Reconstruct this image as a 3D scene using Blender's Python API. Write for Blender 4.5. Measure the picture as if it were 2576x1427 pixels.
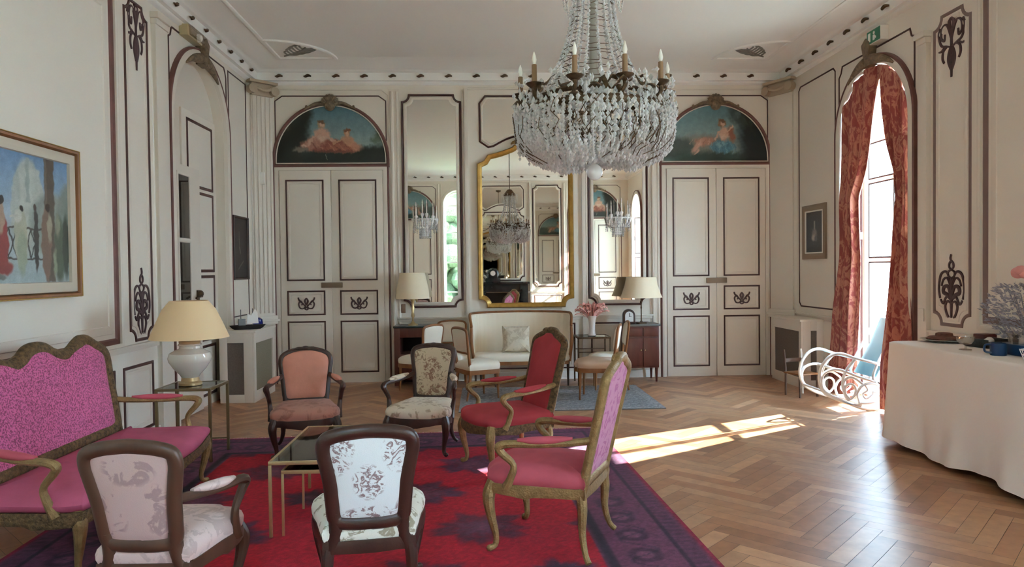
import bpy, bmesh, math, random
import numpy as np
from mathutils import Vector as V, Matrix

for o in list(bpy.data.objects): bpy.data.objects.remove(o)
SC = bpy.context.scene
COL = SC.collection
random.seed(7)
PI = math.pi

# ------------------------------------------------------------------ camera
cd = bpy.data.cameras.new('camera'); cam = bpy.data.objects.new('camera', cd); COL.objects.link(cam)
cd.sensor_width = 36.0; cd.lens = 1800.0 / 2576.0 * 36.0; cd.clip_start = 0.05
R_ = V((0.99899515, -0.0432843, -0.01162601)); U_ = V((0.01248809, 0.01969991, 0.99972794)); F_ = V((0.0430435, 0.99886855, -0.02022065))
cam.matrix_world = Matrix(((R_.x, U_.x, -F_.x, 0), (R_.y, U_.y, -F_.y, 0), (R_.z, U_.z, -F_.z, 1.6), (0, 0, 0, 1)))
SC.camera = cam

# ------------------------------------------------------------------ daylight
SUN_AZ, SUN_EL = math.radians(27.0), math.radians(32.0)   # measured from +X towards +Y
w = bpy.data.worlds.new('sky'); SC.world = w; w.use_nodes = True
nt = w.node_tree; nt.nodes.clear()
tcw = nt.nodes.new('ShaderNodeTexCoord'); spw = nt.nodes.new('ShaderNodeSeparateXYZ'); rmp = nt.nodes.new('ShaderNodeValToRGB')
rmp.color_ramp.elements[0].position = 0.0; rmp.color_ramp.elements[0].color = (0.70, 0.86, 1.0, 1)      # bright hazy horizon
rmp.color_ramp.elements[1].position = 0.7; rmp.color_ramp.elements[1].color = (0.48, 0.71, 1.0, 1)      # blue zenith
nt.links.new(tcw.outputs['Generated'], spw.inputs[0]); nt.links.new(spw.outputs[2], rmp.inputs[0])
bg = nt.nodes.new('ShaderNodeBackground'); bg.inputs['Strength'].default_value = 9.5
wo = nt.nodes.new('ShaderNodeOutputWorld')
nt.links.new(rmp.outputs[0], bg.inputs[0]); nt.links.new(bg.outputs[0], wo.inputs[0])
sl = bpy.data.lights.new('sun', 'SUN'); sl.energy = 14.0; sl.angle = math.radians(0.6); sl.color = (1.0, 0.95, 0.87)
so = bpy.data.objects.new('sun', sl); COL.objects.link(so)
sd = V((math.cos(SUN_EL) * math.cos(SUN_AZ), math.cos(SUN_EL) * math.sin(SUN_AZ), math.sin(SUN_EL)))
so.rotation_euler = sd.to_track_quat('Z', 'Y').to_euler(); so.location = sd * 30
SC.view_settings.view_transform = 'Standard'; SC.view_settings.look = 'None'
SC.view_settings.gamma = 1.0; SC.view_settings.exposure = 2.55; SC.view_settings.use_curve_mapping = False
SC.cycles.diffuse_bounces = 8; SC.cycles.max_bounces = 14; SC.cycles.transparent_max_bounces = 16
SC.cycles.sample_clamp_indirect = 8.0; SC.cycles.caustics_reflective = False; SC.cycles.caustics_refractive = False

# ------------------------------------------------------------------ room numbers (metres)
XL, XR, YB, YF, ZC = -3.2, 4.45, 10.33, -0.8, 4.5
WIN = [(7.93, 0.70), (0.45, 0.54)]      # centre, half width of the arched windows in the right wall
SPR = 3.14                               # spring line of the arches

# ------------------------------------------------------------------ materials
def lin(c):
    if isinstance(c, str): c = tuple(int(c[i:i + 2], 16) for i in (0, 2, 4))
    return tuple(((v / 255) / 12.92 if v / 255 <= 0.04045 else ((v / 255 + 0.055) / 1.055) ** 2.4) for v in c)
def srgb_arr(a):
    a = np.clip(a, 0, 1); return np.where(a <= 0.04045, a / 12.92, ((a + 0.055) / 1.055) ** 2.4)

class NT:
    def __init__(s, name):
        s.m = bpy.data.materials.new(name); s.m.use_nodes = True; s.t = s.m.node_tree
        s.b = s.t.nodes['Principled BSDF']; s.o = s.t.nodes['Material Output']; s._c = None
    def n(s, typ, **k):
        x = s.t.nodes.new(typ)
        for a, v in k.items():
            if a.startswith('_'): x.inputs[a[1:].replace('_', ' ')].default_value = v
            else: setattr(x, a, v)
        return x
    def l(s, a, b): s.t.links.new(a, b)
    def co(s, which='Object'):
        if s._c is None: s._c = s.n('ShaderNodeTexCoord')
        return s._c.outputs[which]
    def noise(s, scale, detail=3, rough=0.55, which='Object', sc=None, dist=0):
        x = s.n('ShaderNodeTexNoise', _Scale=scale, _Detail=detail, _Roughness=rough, _Distortion=dist)
        src = s.co(which)
        if sc:
            mp = s.n('ShaderNodeMapping'); mp.inputs['Scale'].default_value = sc; s.l(src, mp.inputs[0]); src = mp.outputs[0]
        s.l(src, x.inputs['Vector']); return x.outputs[0]
    def ramp(s, f, stops):
        r = s.n('ShaderNodeValToRGB'); e = r.color_ramp.elements
        while len(e) < len(stops): e.new(0.5)
        for i, (p, c) in enumerate(stops): e[i].position = p; e[i].color = (*c, 1) if len(c) == 3 else c
        s.l(f, r.inputs[0]); return r.outputs[0]
    def mix(s, f, a, b, mode='MIX'):
        x = s.n('ShaderNodeMix', data_type='RGBA', blend_type=mode)
        for i, v in ((0, f), (6, a), (7, b)):
            if hasattr(v, 'links') or hasattr(v, 'is_linked'): s.l(v, x.inputs[i])
            else: x.inputs[i].default_value = v if i == 0 else (*v, 1)
        return x.outputs[2]
    def math(s, op, a, b=0.0, c=0.0):
        x = s.n('ShaderNodeMath', operation=op)
        for i, v in enumerate((a, b, c)):
            if hasattr(v, 'is_linked'): s.l(v, x.inputs[i])
            else: x.inputs[i].default_value = v
        return x.outputs[0]
    def bump(s, h, strength=0.3, dist=0.01):
        x = s.n('ShaderNodeBump', _Strength=strength, _Distance=dist); s.l(h, x.inputs['Height']); s.l(x.outputs[0], s.b.inputs['Normal'])
    def base(s, c):
        if hasattr(c, 'is_linked'): s.l(c, s.b.inputs['Base Color'])
        else: s.b.inputs['Base Color'].default_value = (*c, 1)
    def set(s, **k):
        for a, v in k.items(): s.b.inputs[a.replace('_', ' ')].default_value = v
        return s

def scl(c, f): return tuple(max(0, min(1, v * f)) for v in c)
def mat(name, col, rough=0.5, metal=0.0, var=None, bump=None, **k):
    t = NT(name); c = lin(col); t.set(Roughness=rough, Metallic=metal, **k)
    if var:
        t.base(t.ramp(t.noise(var[0], 4, which='Object', sc=var[2] if len(var) > 2 else None), [(0.3, scl(c, 1 - var[1])), (0.7, scl(c, 1 + var[1]))]))
    else: t.base(c)
    if bump: t.bump(t.noise(bump[0], 4), bump[1], bump[2] if len(bump) > 2 else 0.01)
    return t.m
def fabric(name, col, motif, lo=0.5, hi=0.58, scale=9, regions=None, dist=1.2, motif2=None, rough=0.9, weave=260, dens=1.0):
    """woven cloth with a soft motif; regions = [(gx, gz, rx, rz)] in the part's own 0-1 box"""
    t = NT(name); c, m = lin(col), lin(motif); t.set(Roughness=rough); t.b.inputs['Sheen Weight'].default_value = 0.15
    n1 = t.noise(scale, 5, 0.6, 'Generated' if regions else 'Object', dist=dist)
    mask = t.ramp(n1, [(lo, (0, 0, 0)), (hi, (1, 1, 1)), (min(0.99, hi + 0.10 * dens), (1, 1, 1)), (min(1, hi + 0.16 * dens), (0, 0, 0))])
    if regions:
        sp = t.n('ShaderNodeSeparateXYZ'); t.l(t.co('Generated'), sp.inputs[0]); tot = None
        for gx, gz, rx, rz in regions:
            dx = t.math('DIVIDE', t.math('SUBTRACT', sp.outputs[0], gx), rx); dz = t.math('DIVIDE', t.math('SUBTRACT', sp.outputs[2], gz), rz)
            d = t.math('ADD', t.math('MULTIPLY', dx, dx), t.math('MULTIPLY', dz, dz))
            e = t.math('MULTIPLY', t.math('SUBTRACT', 1.15, d), 2.2); e = t.math('MINIMUM', t.math('MAXIMUM', e, 0), 1)
            tot = e if tot is None else t.math('MAXIMUM', tot, e)
        mask = t.math('MULTIPLY', mask, tot)
    colr = t.mix(mask, c, m)
    if motif2:
        n2 = t.noise(scale * 2.6, 3, 0.5, 'Object', dist=2)
        colr = t.mix(t.ramp(n2, [(0.60, (0, 0, 0)), (0.66, (1, 1, 1))]), colr, lin(motif2))
    t.base(colr); t.bump(t.noise(weave, 2), 0.25, 0.003); return t.m

WALL, TRIMB = 'e3dcd0', '4a2a26'
m_wall = mat('cream wall paint', WALL, 0.55, var=(0.8, 0.03))
m_wall2 = mat('cream moulding paint', 'ded6ca', 0.5)
m_ceil = mat('ceiling paint', 'f0efec', 0.7, var=(0.5, 0.015))
m_brown = mat('maroon moulding paint', TRIMB, 0.45, var=(6, 0.25))
m_brownred = mat('red brown moulding paint', '6d4640', 0.5, var=(6, 0.2))
m_mauve = mat('mauve moulding paint', '7c6661', 0.5)
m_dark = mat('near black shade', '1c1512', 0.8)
m_white = mat('white paint', 'eceae4', 0.45)
m_whitelac = mat('white lacquer', 'f4f4f2', 0.25)
m_gilt = mat('old gilding', '94794f', 0.42, 0.45, var=(22, 0.25), bump=(90, 0.6, 0.01))
m_gold = mat('gold leaf frame', 'b08a45', 0.35, 0.6, var=(14, 0.2))
m_giltdark = mat('carved dark gilding', '6b5538', 0.5, 0.35, var=(45, 0.7), bump=(110, 1.0, 0.012))
m_shell = mat('gilded plaster shell', '7a6852', 0.6, 0.1, var=(25, 0.4), bump=(60, 0.8, 0.01))
m_brass = mat('polished brass', 'd2bd8c', 0.3, 0.75, var=(10, 0.1))
m_bronze = mat('dark bronze', '5a4632', 0.45, 0.6, var=(40, 0.4), bump=(80, 0.5))
m_walnut = mat('dark walnut', '3a231c', 0.35, var=(8, 0.35, (1, 1, 0.15)), bump=(70, 0.15))
m_walnut2 = mat('brown beech', '4d3426', 0.4, var=(8, 0.3, (1, 1, 0.15)))
m_honey = mat('honey coloured wood', '8a5a34', 0.4, var=(9, 0.25, (1, 1, 0.2)))
m_mahog = mat('mahogany', '5a2a22', 0.3, var=(5, 0.25, (4, 4, 0.5)))
m_mirror = mat('mirror glass', 'e9e6dd', 0.012, 1.0)
m_bulb = mat('frosted bulb', 'f1efe8', 0.25)
m_candle = mat('candle sleeve', '8d6f52', 0.6)
m_candlew = mat('ivory candle', 'f0eee6', 0.5)
m_porc = mat('glazed porcelain', 'e6e0d4', 0.12)
m_shade = NT('lampshade paper'); m_shade.set(Roughness=0.9); m_shade.base(lin('f8d9ac')); m_shade = m_shade.m
m_shade2 = mat('cream lampshade', 'f2e3c6', 0.9)
m_blueglass = mat('cobalt glass', '14206a', 0.1)
m_bluecer = mat('blue enamel', '123a63', 0.3)
m_plaster = mat('grille cloth', '8f8a76', 0.9, var=(60, 0.12))
m_plasterd = mat('dark grille', '6e645c', 0.9, var=(60, 0.12))
m_marble = mat('black marble', '25282a', 0.2, var=(5, 0.7))
m_grey = mat('grey metal', '6a6a68', 0.4, 0.5)
m_ledge = mat('outside stone paving', 'a9a698', 0.9)
m_cloth = mat('white damask tablecloth', 'f0e8e1', 0.85, bump=(40, 0.12, 0.01))
m_feather = mat('pink feathers', 'e6aca2', 0.9, var=(30, 0.2))
m_green = mat('green sign face', '0e6b4c', 0.4)
m_orn = mat('carved ornament paint', '4a3234', 0.55, var=(25, 0.35))
m_foliage = mat('dusty grey foliage', '8f8b94', 0.9, var=(40, 0.45))
m_pinkfl = mat('pink petals', 'df9a95', 0.8, var=(8, 0.12))
def cane():
    t = NT('pale blue cane'); t.set(Roughness=0.6); t.base(lin('6d9199')); g = t.n('ShaderNodeBsdfTransparent'); mx = t.n('ShaderNodeMixShader'); mx.inputs[0].default_value = 0.08
    t.l(t.b.outputs[0], mx.inputs[1]); t.l(g.outputs[0], mx.inputs[2]); t.l(mx.outputs[0], t.o.inputs[0]); return t.m
m_cane = cane()

def glass(name, col='ffffff', rough=0.0, alpha=0.12):
    t = NT(name); tr = t.n('ShaderNodeBsdfTransparent'); tr.inputs[0].default_value = (*lin(col), 1)
    gl = t.n('ShaderNodeBsdfGlossy', _Roughness=rough); mx = t.n('ShaderNodeMixShader'); mx.inputs[0].default_value = alpha
    t.l(tr.outputs[0], mx.inputs[1]); t.l(gl.outputs[0], mx.inputs[2]); t.l(mx.outputs[0], t.o.inputs[0]); return t.m
m_glass = glass('window glass', 'f1f7f8', 0.0, 0.05)
m_tglass = glass('table glass', 'd9dcc8', 0.03, 0.26)
_t = m_tglass.node_tree; _f = _t.nodes.new('ShaderNodeFresnel'); _f.inputs[0].default_value = 1.9
_t.links.new(_f.outputs[0], [n for n in _t.nodes if n.type == 'MIX_SHADER'][0].inputs[0])
m_pane = glass('dark door pane', '9a9486', 0.02, 0.25)
m_vglass = glass('vase glass', 'f3eee9', 0.05, 0.3)
def crystal(name):
    t = NT(name); t.set(Roughness=0.12, IOR=1.5); t.base(lin('eff1f3')); t.b.inputs['Transmission Weight'].default_value = 0.15
    g = t.n('ShaderNodeBsdfTransparent'); mx = t.n('ShaderNodeMixShader'); mx.inputs[0].default_value = 0.30
    t.l(t.b.outputs[0], mx.inputs[1]); t.l(g.outputs[0], mx.inputs[2]); t.l(mx.outputs[0], t.o.inputs[0]); return t.m
m_cryst = crystal('cut crystal')

f_pinkdot = fabric('pink speckled velvet', 'd8679a', '8f3c62', 0.47, 0.56, 95, dist=0.3, weave=150, dens=2.5)
f_pinkseat = mat('pink velvet', 'b95674', 0.85, var=(5, 0.12), bump=(220, 0.25, 0.003))
f_red = mat('crimson velvet', 'b03a44', 0.85, var=(4, 0.15), bump=(220, 0.25, 0.003))
f_redpink = mat('rose red velvet', 'c05564', 0.85, var=(5, 0.14), bump=(220, 0.25, 0.003))
f_pinkback = fabric('lilac pink damask', 'c987ac', 'b0588f', 0.52, 0.56, 10, dist=1.5, dens=0.7)
f_pale = fabric('pale pink damask', 'cfb6b0', 'b8a09a', 0.5, 0.55, 7, dist=1.6, dens=1.2)
f_paleback = fabric('pale pink damask back', 'c4a8a3', 'a68b8a', 0.5, 0.54, 3.2, regions=[(0.5, 0.8, 0.32, 0.2), (0.22, 0.35, 0.2, 0.28), (0.78, 0.35, 0.2, 0.28)], dist=1.0, dens=1.0)
f_toileback = fabric('white toile back', 'dbe2e4', '8b7678', 0.5, 0.55, 8, regions=[(0.5, 0.45, 0.2, 0.2), (0.1, 0.78, 0.24, 0.24), (0.9, 0.80, 0.24, 0.26), (0.5, 0.1, 0.32, 0.08), (0.08, 0.08, 0.12, 0.18)], dist=1.8, dens=0.8)
f_toile = fabric('white toile', 'dcdccf', '9a927c', 0.52, 0.56, 9, dist=1.8, dens=0.6)
f_tapback = fabric('beige tapestry back', 'cdbd9f', '8f6d58', 0.5, 0.54, 7, regions=[(0.5, 0.55, 0.22, 0.25), (0.12, 0.85, 0.16, 0.14), (0.88, 0.85, 0.16, 0.14), (0.5, 0.12, 0.5, 0.14)], dist=1.5, dens=0.9, motif2='8d7d63')
f_tap = fabric('beige tapestry', 'd6c8b2', 'ab987f', 0.52, 0.57, 8, dist=1.5, dens=0.7)
f_salmon = mat('salmon velvet', 'd59480', 0.85, var=(4, 0.12), bump=(60, 0.15, 0.006))
f_salseat = fabric('worn salmon velvet', 'b98575', '9c6a5c', 0.48, 0.6, 8, dist=1.5)
f_cream = fabric('cream brocade', 'd6ccb8', 'c2b59f', 0.5, 0.55, 12, dist=0.5)
f_creamstripe = mat('cream upholstery', 'ebe0cc', 0.85, bump=(200, 0.2, 0.003))
f_creamseat = mat('cream linen seat', 'ece4d4', 0.85, bump=(200, 0.2, 0.003))
f_fawn = mat('fawn seat cloth', 'cdb29c', 0.85, bump=(200, 0.2, 0.003))

def vcol(name, rough=0.6, bump=None, nz=None):
    t = NT(name); a = t.n('ShaderNodeAttribute', attribute_name='Col'); c = a.outputs['Color']
    if nz: c = t.mix(1.0, c, t.ramp(t.noise(nz[0], 4, sc=nz[2] if len(nz) > 2 else None), [(0.3, (1 - nz[1],) * 3), (0.7, (1 + nz[1],) * 3)]), 'MULTIPLY')
    t.base(c); t.set(Roughness=rough)
    if bump: t.bump(t.noise(bump[0], 3), bump[1], bump[2])
    return t.m
m_canvas = vcol('oil on canvas', 0.45, (120, 0.15, 0.004), (14, 0.12))
m_rug = vcol('wool pile rug', 0.95, (240, 0.5, 0.006), (26, 0.22))
m_floor = vcol('oak parquet', 0.36, (60, 0.05, 0.003), (5, 0.14, (2, 2, 2)))

def curtain_mat():
    t = NT('red brocade curtain'); c = t.mix(t.ramp(t.noise(9, 5, dist=2.4, sc=(1, 1, 0.45)), [(0.46, (0, 0, 0)), (0.52, (1, 1, 1)), (0.6, (1, 1, 1)), (0.66, (0, 0, 0))]), lin('9a4f4a'), lin('bf8470'))
    t.base(c); t.set(Roughness=0.8); tl = t.n('ShaderNodeBsdfTranslucent'); t.l(c, tl.inputs[0])
    mx = t.n('ShaderNodeMixShader'); mx.inputs[0].default_value = 0.09
    t.l(t.b.outputs[0], mx.inputs[1]); t.l(tl.outputs[0], mx.inputs[2]); t.l(mx.outputs[0], t.o.inputs[0]); return t.m
m_curt = curtain_mat()

# ------------------------------------------------------------------ mesh building
def cat(pts, n=6, closed=False):
    """Catmull-Rom through the points"""
    P = [V(p) if len(p) == 3 else V((p[0], p[1], 0)) for p in pts]; out = []; N = len(P)
    for i in range(N if closed else N - 1):
        if closed: a, b, c, d = P[(i - 1) % N], P[i], P[(i + 1) % N], P[(i + 2) % N]
        else: a, b, c, d = P[max(i - 1, 0)], P[i], P[i + 1], P[min(i + 2, N - 1)]
        for k in range(n):
            t = k / n
            out.append(0.5 * ((2 * b) + (c - a) * t + (2 * a - 5 * b + 4 * c - d) * t * t + (3 * b - a - 3 * c + d) * t ** 3))
    if not closed: out.append(P[-1].copy())
    return out
def cat2(pts, n=6, closed=False): return [(p.x, p.y) for p in cat(pts, n, closed)]
def lerp(a, b, t): return a + (b - a) * t
def rr(vals, t):
    """piecewise linear lookup over 0-1"""
    x = t * (len(vals) - 1); i = min(int(x), len(vals) - 2); return lerp(vals[i], vals[i + 1], x - i)

class MB:
    def __init__(s): s.v = []; s.f = []; s.c = None
    def add(s, vs, fs):
        k = len(s.v); s.v += [V(p) for p in vs]; s.f += [tuple(i + k for i in f) for f in fs]; return s
    def box(s, x0, x1, y0, y1, z0, z1, mp=None):
        P = [(x, y, z) for z in (z0, z1) for y in (y0, y1) for x in (x0, x1)]
        if mp: P = [mp(*p) for p in P]
        return s.add(P, [(0, 2, 3, 1), (4, 5, 7, 6), (0, 1, 5, 4), (1, 3, 7, 5), (3, 2, 6, 7), (2, 0, 4, 6)])
    def tube(s, pts, r, n=8, closed=False, sx=1.0, sy=1.0, up=None, cap=True):
        P = [V(p) for p in pts]; N = len(P); T = []
        for i in range(N):
            a, b = (P[(i - 1) % N], P[(i + 1) % N]) if closed else (P[max(i - 1, 0)], P[min(i + 1, N - 1)])
            d = b - a; T.append(d.normalized() if d.length > 1e-9 else V((0, 0, 1)))
        u = V(up) if up else (V((0, 0, 1)) if abs(T[0].z) < 0.9 else V((1, 0, 0)))
        vs = []
        for i in range(N):
            if up: u = V(up)
            u = (u - T[i] * u.dot(T[i]))
            u = u.normalized() if u.length > 1e-6 else T[i].orthogonal().normalized()
            b = T[i].cross(u); rad = rr(r, i / max(1, N - 1)) if isinstance(r, (list, tuple)) else r
            for k in range(n):
                a = 2 * PI * (k + 0.5) / n; vs.append(P[i] + b * (math.cos(a) * rad * sx) + u * (math.sin(a) * rad * sy))
        fs = [(i * n + k, i * n + (k + 1) % n, ((i + 1) % N) * n + (k + 1) % n, ((i + 1) % N) * n + k) for i in range(N if closed else N - 1) for k in range(n)]
        if cap and not closed: fs += [tuple(range(n))[::-1], tuple((N - 1) * n + k for k in range(n))]
        return s.add(vs, fs)
    def lathe(s, prof, c=(0, 0, 0), n=24, sx=1, sy=1):
        vs, fs = [], []; m = len(prof)
        for (r, z) in prof:
            for k in range(n):
                a = 2 * PI * k / n; vs.append((c[0] + max(r, 1e-4) * math.cos(a) * sx, c[1] + max(r, 1e-4) * math.sin(a) * sy, c[2] + z))
        for i in range(m - 1):
            for k in range(n): fs.append((i * n + k, i * n + (k + 1) % n, (i + 1) * n + (k + 1) % n, (i + 1) * n + k))
        fs += [tuple(range(n))[::-1], tuple((m - 1) * n + k for k in range(n))]
        return s.add(vs, fs)
    def ball(s, c, r, n=10, sc=(1, 1, 1)):
        prof = [(r * math.sin(PI * i / n), -r * math.cos(PI * i / n)) for i in range(n + 1)]
        k = len(s.v); s.lathe(prof, (0, 0, 0), n + 2)
        for i in range(k, len(s.v)): p = s.v[i]; s.v[i] = V((c[0] + p.x * sc[0], c[1] + p.y * sc[1], c[2] + p.z * sc[2]))
        return s
    def octa(s, c, r, h):
        x, y, z = c
        return s.add([(x, y, z + h), (x + r, y, z), (x, y + r, z), (x - r, y, z), (x, y - r, z), (x, y, z - h)],
                     [(0, 1, 2), (0, 2, 3), (0, 3, 4), (0, 4, 1), (5, 2, 1), (5, 3, 2), (5, 4, 3), (5, 1, 4)])
    def prism(s, poly, w0, w1, mp):
        """outline polygon (u,v) given depth w0..w1 through the mapping"""
        n = len(poly); vs = [mp(u, v, w0) for u, v in poly] + [mp(u, v, w1) for u, v in poly]
        return s.add(vs, [tuple(range(n))[::-1], tuple(range(n, 2 * n))] + [(i, (i + 1) % n, n + (i + 1) % n, n + i) for i in range(n)])
    def ribbon(s, path, wd, h, mp, closed=True, w0=0.0, prof=None):
        """flat moulding along a 2-D path, mitred at the corners"""
        N = len(path); P = [V((p[0], p[1])) for p in path]; vs = []
        prof = prof or [(-0.5, 0), (-0.42, 0.8), (-0.15, 1), (0.15, 1), (0.42, 0.8), (0.5, 0)]; m = len(prof)
        for i in range(N):
            a = P[i] - P[(i - 1) % N] if (closed or i > 0) else P[1] - P[0]
            b = P[(i + 1) % N] - P[i] if (closed or i < N - 1) else P[N - 1] - P[N - 2]
            a = a.normalized() if a.length > 1e-9 else b.normalized(); b = b.normalized() if b.length > 1e-9 else a
            na, nb = V((-a.y, a.x)), V((-b.y, b.x)); q = na + nb
            q = q / max(q.length_squared, 0.35) * 2
            wdt = rr(wd, i / (N - 1)) if isinstance(wd, (list, tuple)) else wd
            for (o_, hh) in prof: vs.append(mp(P[i].x + q.x * o_ * wdt, P[i].y + q.y * o_ * wdt, w0 + hh * h))
        fs = [(i * m + k, i * m + k + 1, ((i + 1) % N) * m + k + 1, ((i + 1) % N) * m + k) for i in range(N if closed else N - 1) for k in range(m - 1)]
        fs += [(i * m, ((i + 1) % N) * m, ((i + 1) % N) * m + m - 1, i * m + m - 1) for i in range(N if closed else N - 1)]
        if not closed: fs += [tuple(range(m)), tuple((N - 1) * m + k for k in range(m))[::-1]]
        return s.add(vs, fs)
    def pad(s, outline, mp, prof, center=None, flat=True):
        """cushion: outline (u,v) shrunk ring by ring; prof = [(scale, w)]"""
        n = len(outline); cu = center or (sum(p[0] for p in outline) / n, sum(p[1] for p in outline) / n); vs = []
        for (sc, wv) in prof: vs += [mp(cu[0] + (u - cu[0]) * sc, cu[1] + (v - cu[1]) * sc, wv) for u, v in outline]
        m = len(prof); fs = [(i * n + k, i * n + (k + 1) % n, (i + 1) * n + (k + 1) % n, (i + 1) * n + k) for i in range(m - 1) for k in range(n)]
        fs += [tuple(range(n))[::-1], tuple((m - 1) * n + k for k in range(n))]
        return s.add(vs, fs)
    def build(s, name, m, parent=None, bevel=0, smooth=35, kind=None, label=None):
        me = bpy.data.meshes.new(name); me.from_pydata([tuple(p) for p in s.v], [], s.f); me.update()
        bm = bmesh.new(); bm.from_mesh(me); bmesh.ops.recalc_face_normals(bm, faces=bm.faces)
        if bevel: bmesh.ops.bevel(bm, geom=[e for e in bm.edges if len(e.link_faces) == 2 and e.calc_face_angle(0) > 0.6], offset=bevel, segments=2, affect='EDGES', profile=0.6)
        bm.to_mesh(me); bm.free(); me.materials.append(m)
        if smooth: me.shade_smooth(); me.set_sharp_from_angle(angle=math.radians(smooth))
        o = bpy.data.objects.new(name, me); COL.objects.link(o)
        if parent: o.parent = parent
        if kind: o['kind'] = kind
        if label: o['label'] = label
        return o

def thing(name, label, cat_, loc=(0, 0, 0), rz=0.0, group=None):
    o = bpy.data.objects.new(name, None); COL.objects.link(o); o.empty_display_size = 0.1
    o.location = loc; o.rotation_euler = (0, 0, rz); return tag(o, label, cat_, group)
def tag(o, label, cat_, group=None):
    o['label'] = label; o['category'] = cat_
    if group: o['group'] = group
    return o
def struct(name):
    o = bpy.data.objects.new(name, None); COL.objects.link(o); o['kind'] = 'structure'; return o
def dup(root, loc, rz, label):
    r = root.copy(); COL.objects.link(r); r.location = loc; r.rotation_euler = (0, 0, rz); r['label'] = label
    for ch in list(root.children):
        c = ch.copy(); COL.objects.link(c); c.parent = r
        for g in list(ch.children):
            d = g.copy(); COL.objects.link(d); d.parent = c
    return r
def grid_painted(name, m, nx, ny, pos, colfn, parent=None, kind=None):
    """a fine sheet coloured point by point; pos(u,v)->xyz, colfn(U,V)->(N,3) sRGB 0-1"""
    u, v = np.meshgrid(np.linspace(0, 1, nx + 1), np.linspace(0, 1, ny + 1)); u, v = u.ravel(), v.ravel()
    vs = [pos(a, b) for a, b in zip(u, v)]
    fs = [(j * (nx + 1) + i, j * (nx + 1) + i + 1, (j + 1) * (nx + 1) + i + 1, (j + 1) * (nx + 1) + i) for j in range(ny) for i in range(nx)]
    me = bpy.data.meshes.new(name); me.from_pydata(vs, [], fs); me.update()
    a = me.color_attributes.new('Col', 'FLOAT_COLOR', 'POINT'); c = np.ones((len(vs), 4), np.float32); c[:, :3] = srgb_arr(colfn(u, v))
    a.data.foreach_set('color', c.ravel()); me.materials.append(m)
    o = bpy.data.objects.new(name, me); COL.objects.link(o)
    if parent: o.parent = parent
    if kind: o['kind'] = kind
    return o
def rgb(h): return np.array([int(h[i:i + 2], 16) / 255 for i in (0, 2, 4)])
class Paint:
    def __init__(s, u, v, base, warp=0.0):
        # a little brushy wander in the outlines
        s.u = u + warp * (np.sin(v * 37 + 2 * np.sin(u * 23)) + 0.7 * np.sin(u * 61 + v * 47) + 0.5 * np.sin(v * 113 - u * 29)); s.v = v + warp * (np.sin(u * 41 + 2 * np.sin(v * 19)) + 0.7 * np.sin(v * 67 - u * 43) + 0.5 * np.sin(u * 127 + v * 31)); s.c = np.tile(rgb(base), (len(u), 1)).astype(float)
    def put(s, m, h): s.c = s.c * (1 - m[:, None]) + rgb(h) * m[:, None]; return s
    def ell(s, cu, cv, ru, rv, h, soft=0.25, a=1.0, rot=0.0):
        x, y = s.u - cu, s.v - cv; co, si = math.cos(rot), math.sin(rot); x, y = x * co + y * si, -x * si + y * co
        d = np.sqrt((x / ru) ** 2 + (y / rv) ** 2); return s.put(np.clip((1 - d) / soft, 0, 1) * a, h)
    def rect(s, u0, u1, v0, v1, h, soft=0.004, a=1.0):
        m = np.clip((s.u - u0) / soft, 0, 1) * np.clip((u1 - s.u) / soft, 0, 1) * np.clip((s.v - v0) / soft, 0, 1) * np.clip((v1 - s.v) / soft, 0, 1); return s.put(m * a, h)
    def grad(s, v0, v1, h0, h1):
        t = np.clip((s.v - v0) / (v1 - v0), 0, 1)[:, None]; s.c = rgb(h0) * (1 - t) + rgb(h1) * t; return s
    def line(s, a, b, wd, h, al=1.0):
        a, b = np.array(a), np.array(b); p = np.stack([s.u, s.v], 1); d = b - a; t = np.clip(((p - a) @ d) / (d @ d), 0, 1)
        dist = np.linalg.norm(p - a - t[:, None] * d, axis=1); return s.put(np.clip((wd - dist) / (wd * 0.5), 0, 1) * al, h)
    def speck(s, amt, seed=1):
        s.c = s.c * (1 + np.random.RandomState(seed).uniform(-amt, amt, (len(s.u), 1))); return s

# wall mappings: u along the wall, v up, w out into the room
mb_ = lambda u, v, w: (u, YB - w, v)
ml_ = lambda u, v, w: (XL + w, u, v)
mr_ = lambda u, v, w: (XR - w, u, v)
mf_ = lambda u, v, w: (u, YF + w, v)

def rect(u0, u1, v0, v1, ch=0.0, mode='chamfer', corners='1111'):
    """panel outline from lower left, anticlockwise; corners BL BR TR TL cut"""
    cs = [(u0, v0, 1, 1), (u1, v0, -1, 1), (u1, v1, -1, -1), (u0, v1, 1, -1)]; out = []
    for i, (x, y, sx, sy) in enumerate(cs):
        if not ch or corners[i] == '0': out.append((x, y)); continue
        a, b = (x, y + sy * ch), (x + sx * ch, y)
        if i in (1, 3): a, b = b, a
        if mode == 'notch':     # concave quarter round, centred on the corner
            pts = []
            a0 = math.atan2(a[1] - y, a[0] - x); b0 = math.atan2(b[1] - y, b[0] - x); d = (b0 - a0 + PI) % (2 * PI) - PI
            for k in range(6): t = a0 + d * k / 5; pts.append((x + ch * math.cos(t), y + ch * math.sin(t)))
            out += pts
        else: out += [a, b]
    return out
def arch(uc, half, v0, spring, n=20):
    return [(uc - half, v0)] + [(uc - half * math.cos(PI * k / n), spring + half * math.sin(PI * k / n)) for k in range(n + 1)] + [(uc + half, v0)]

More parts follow.
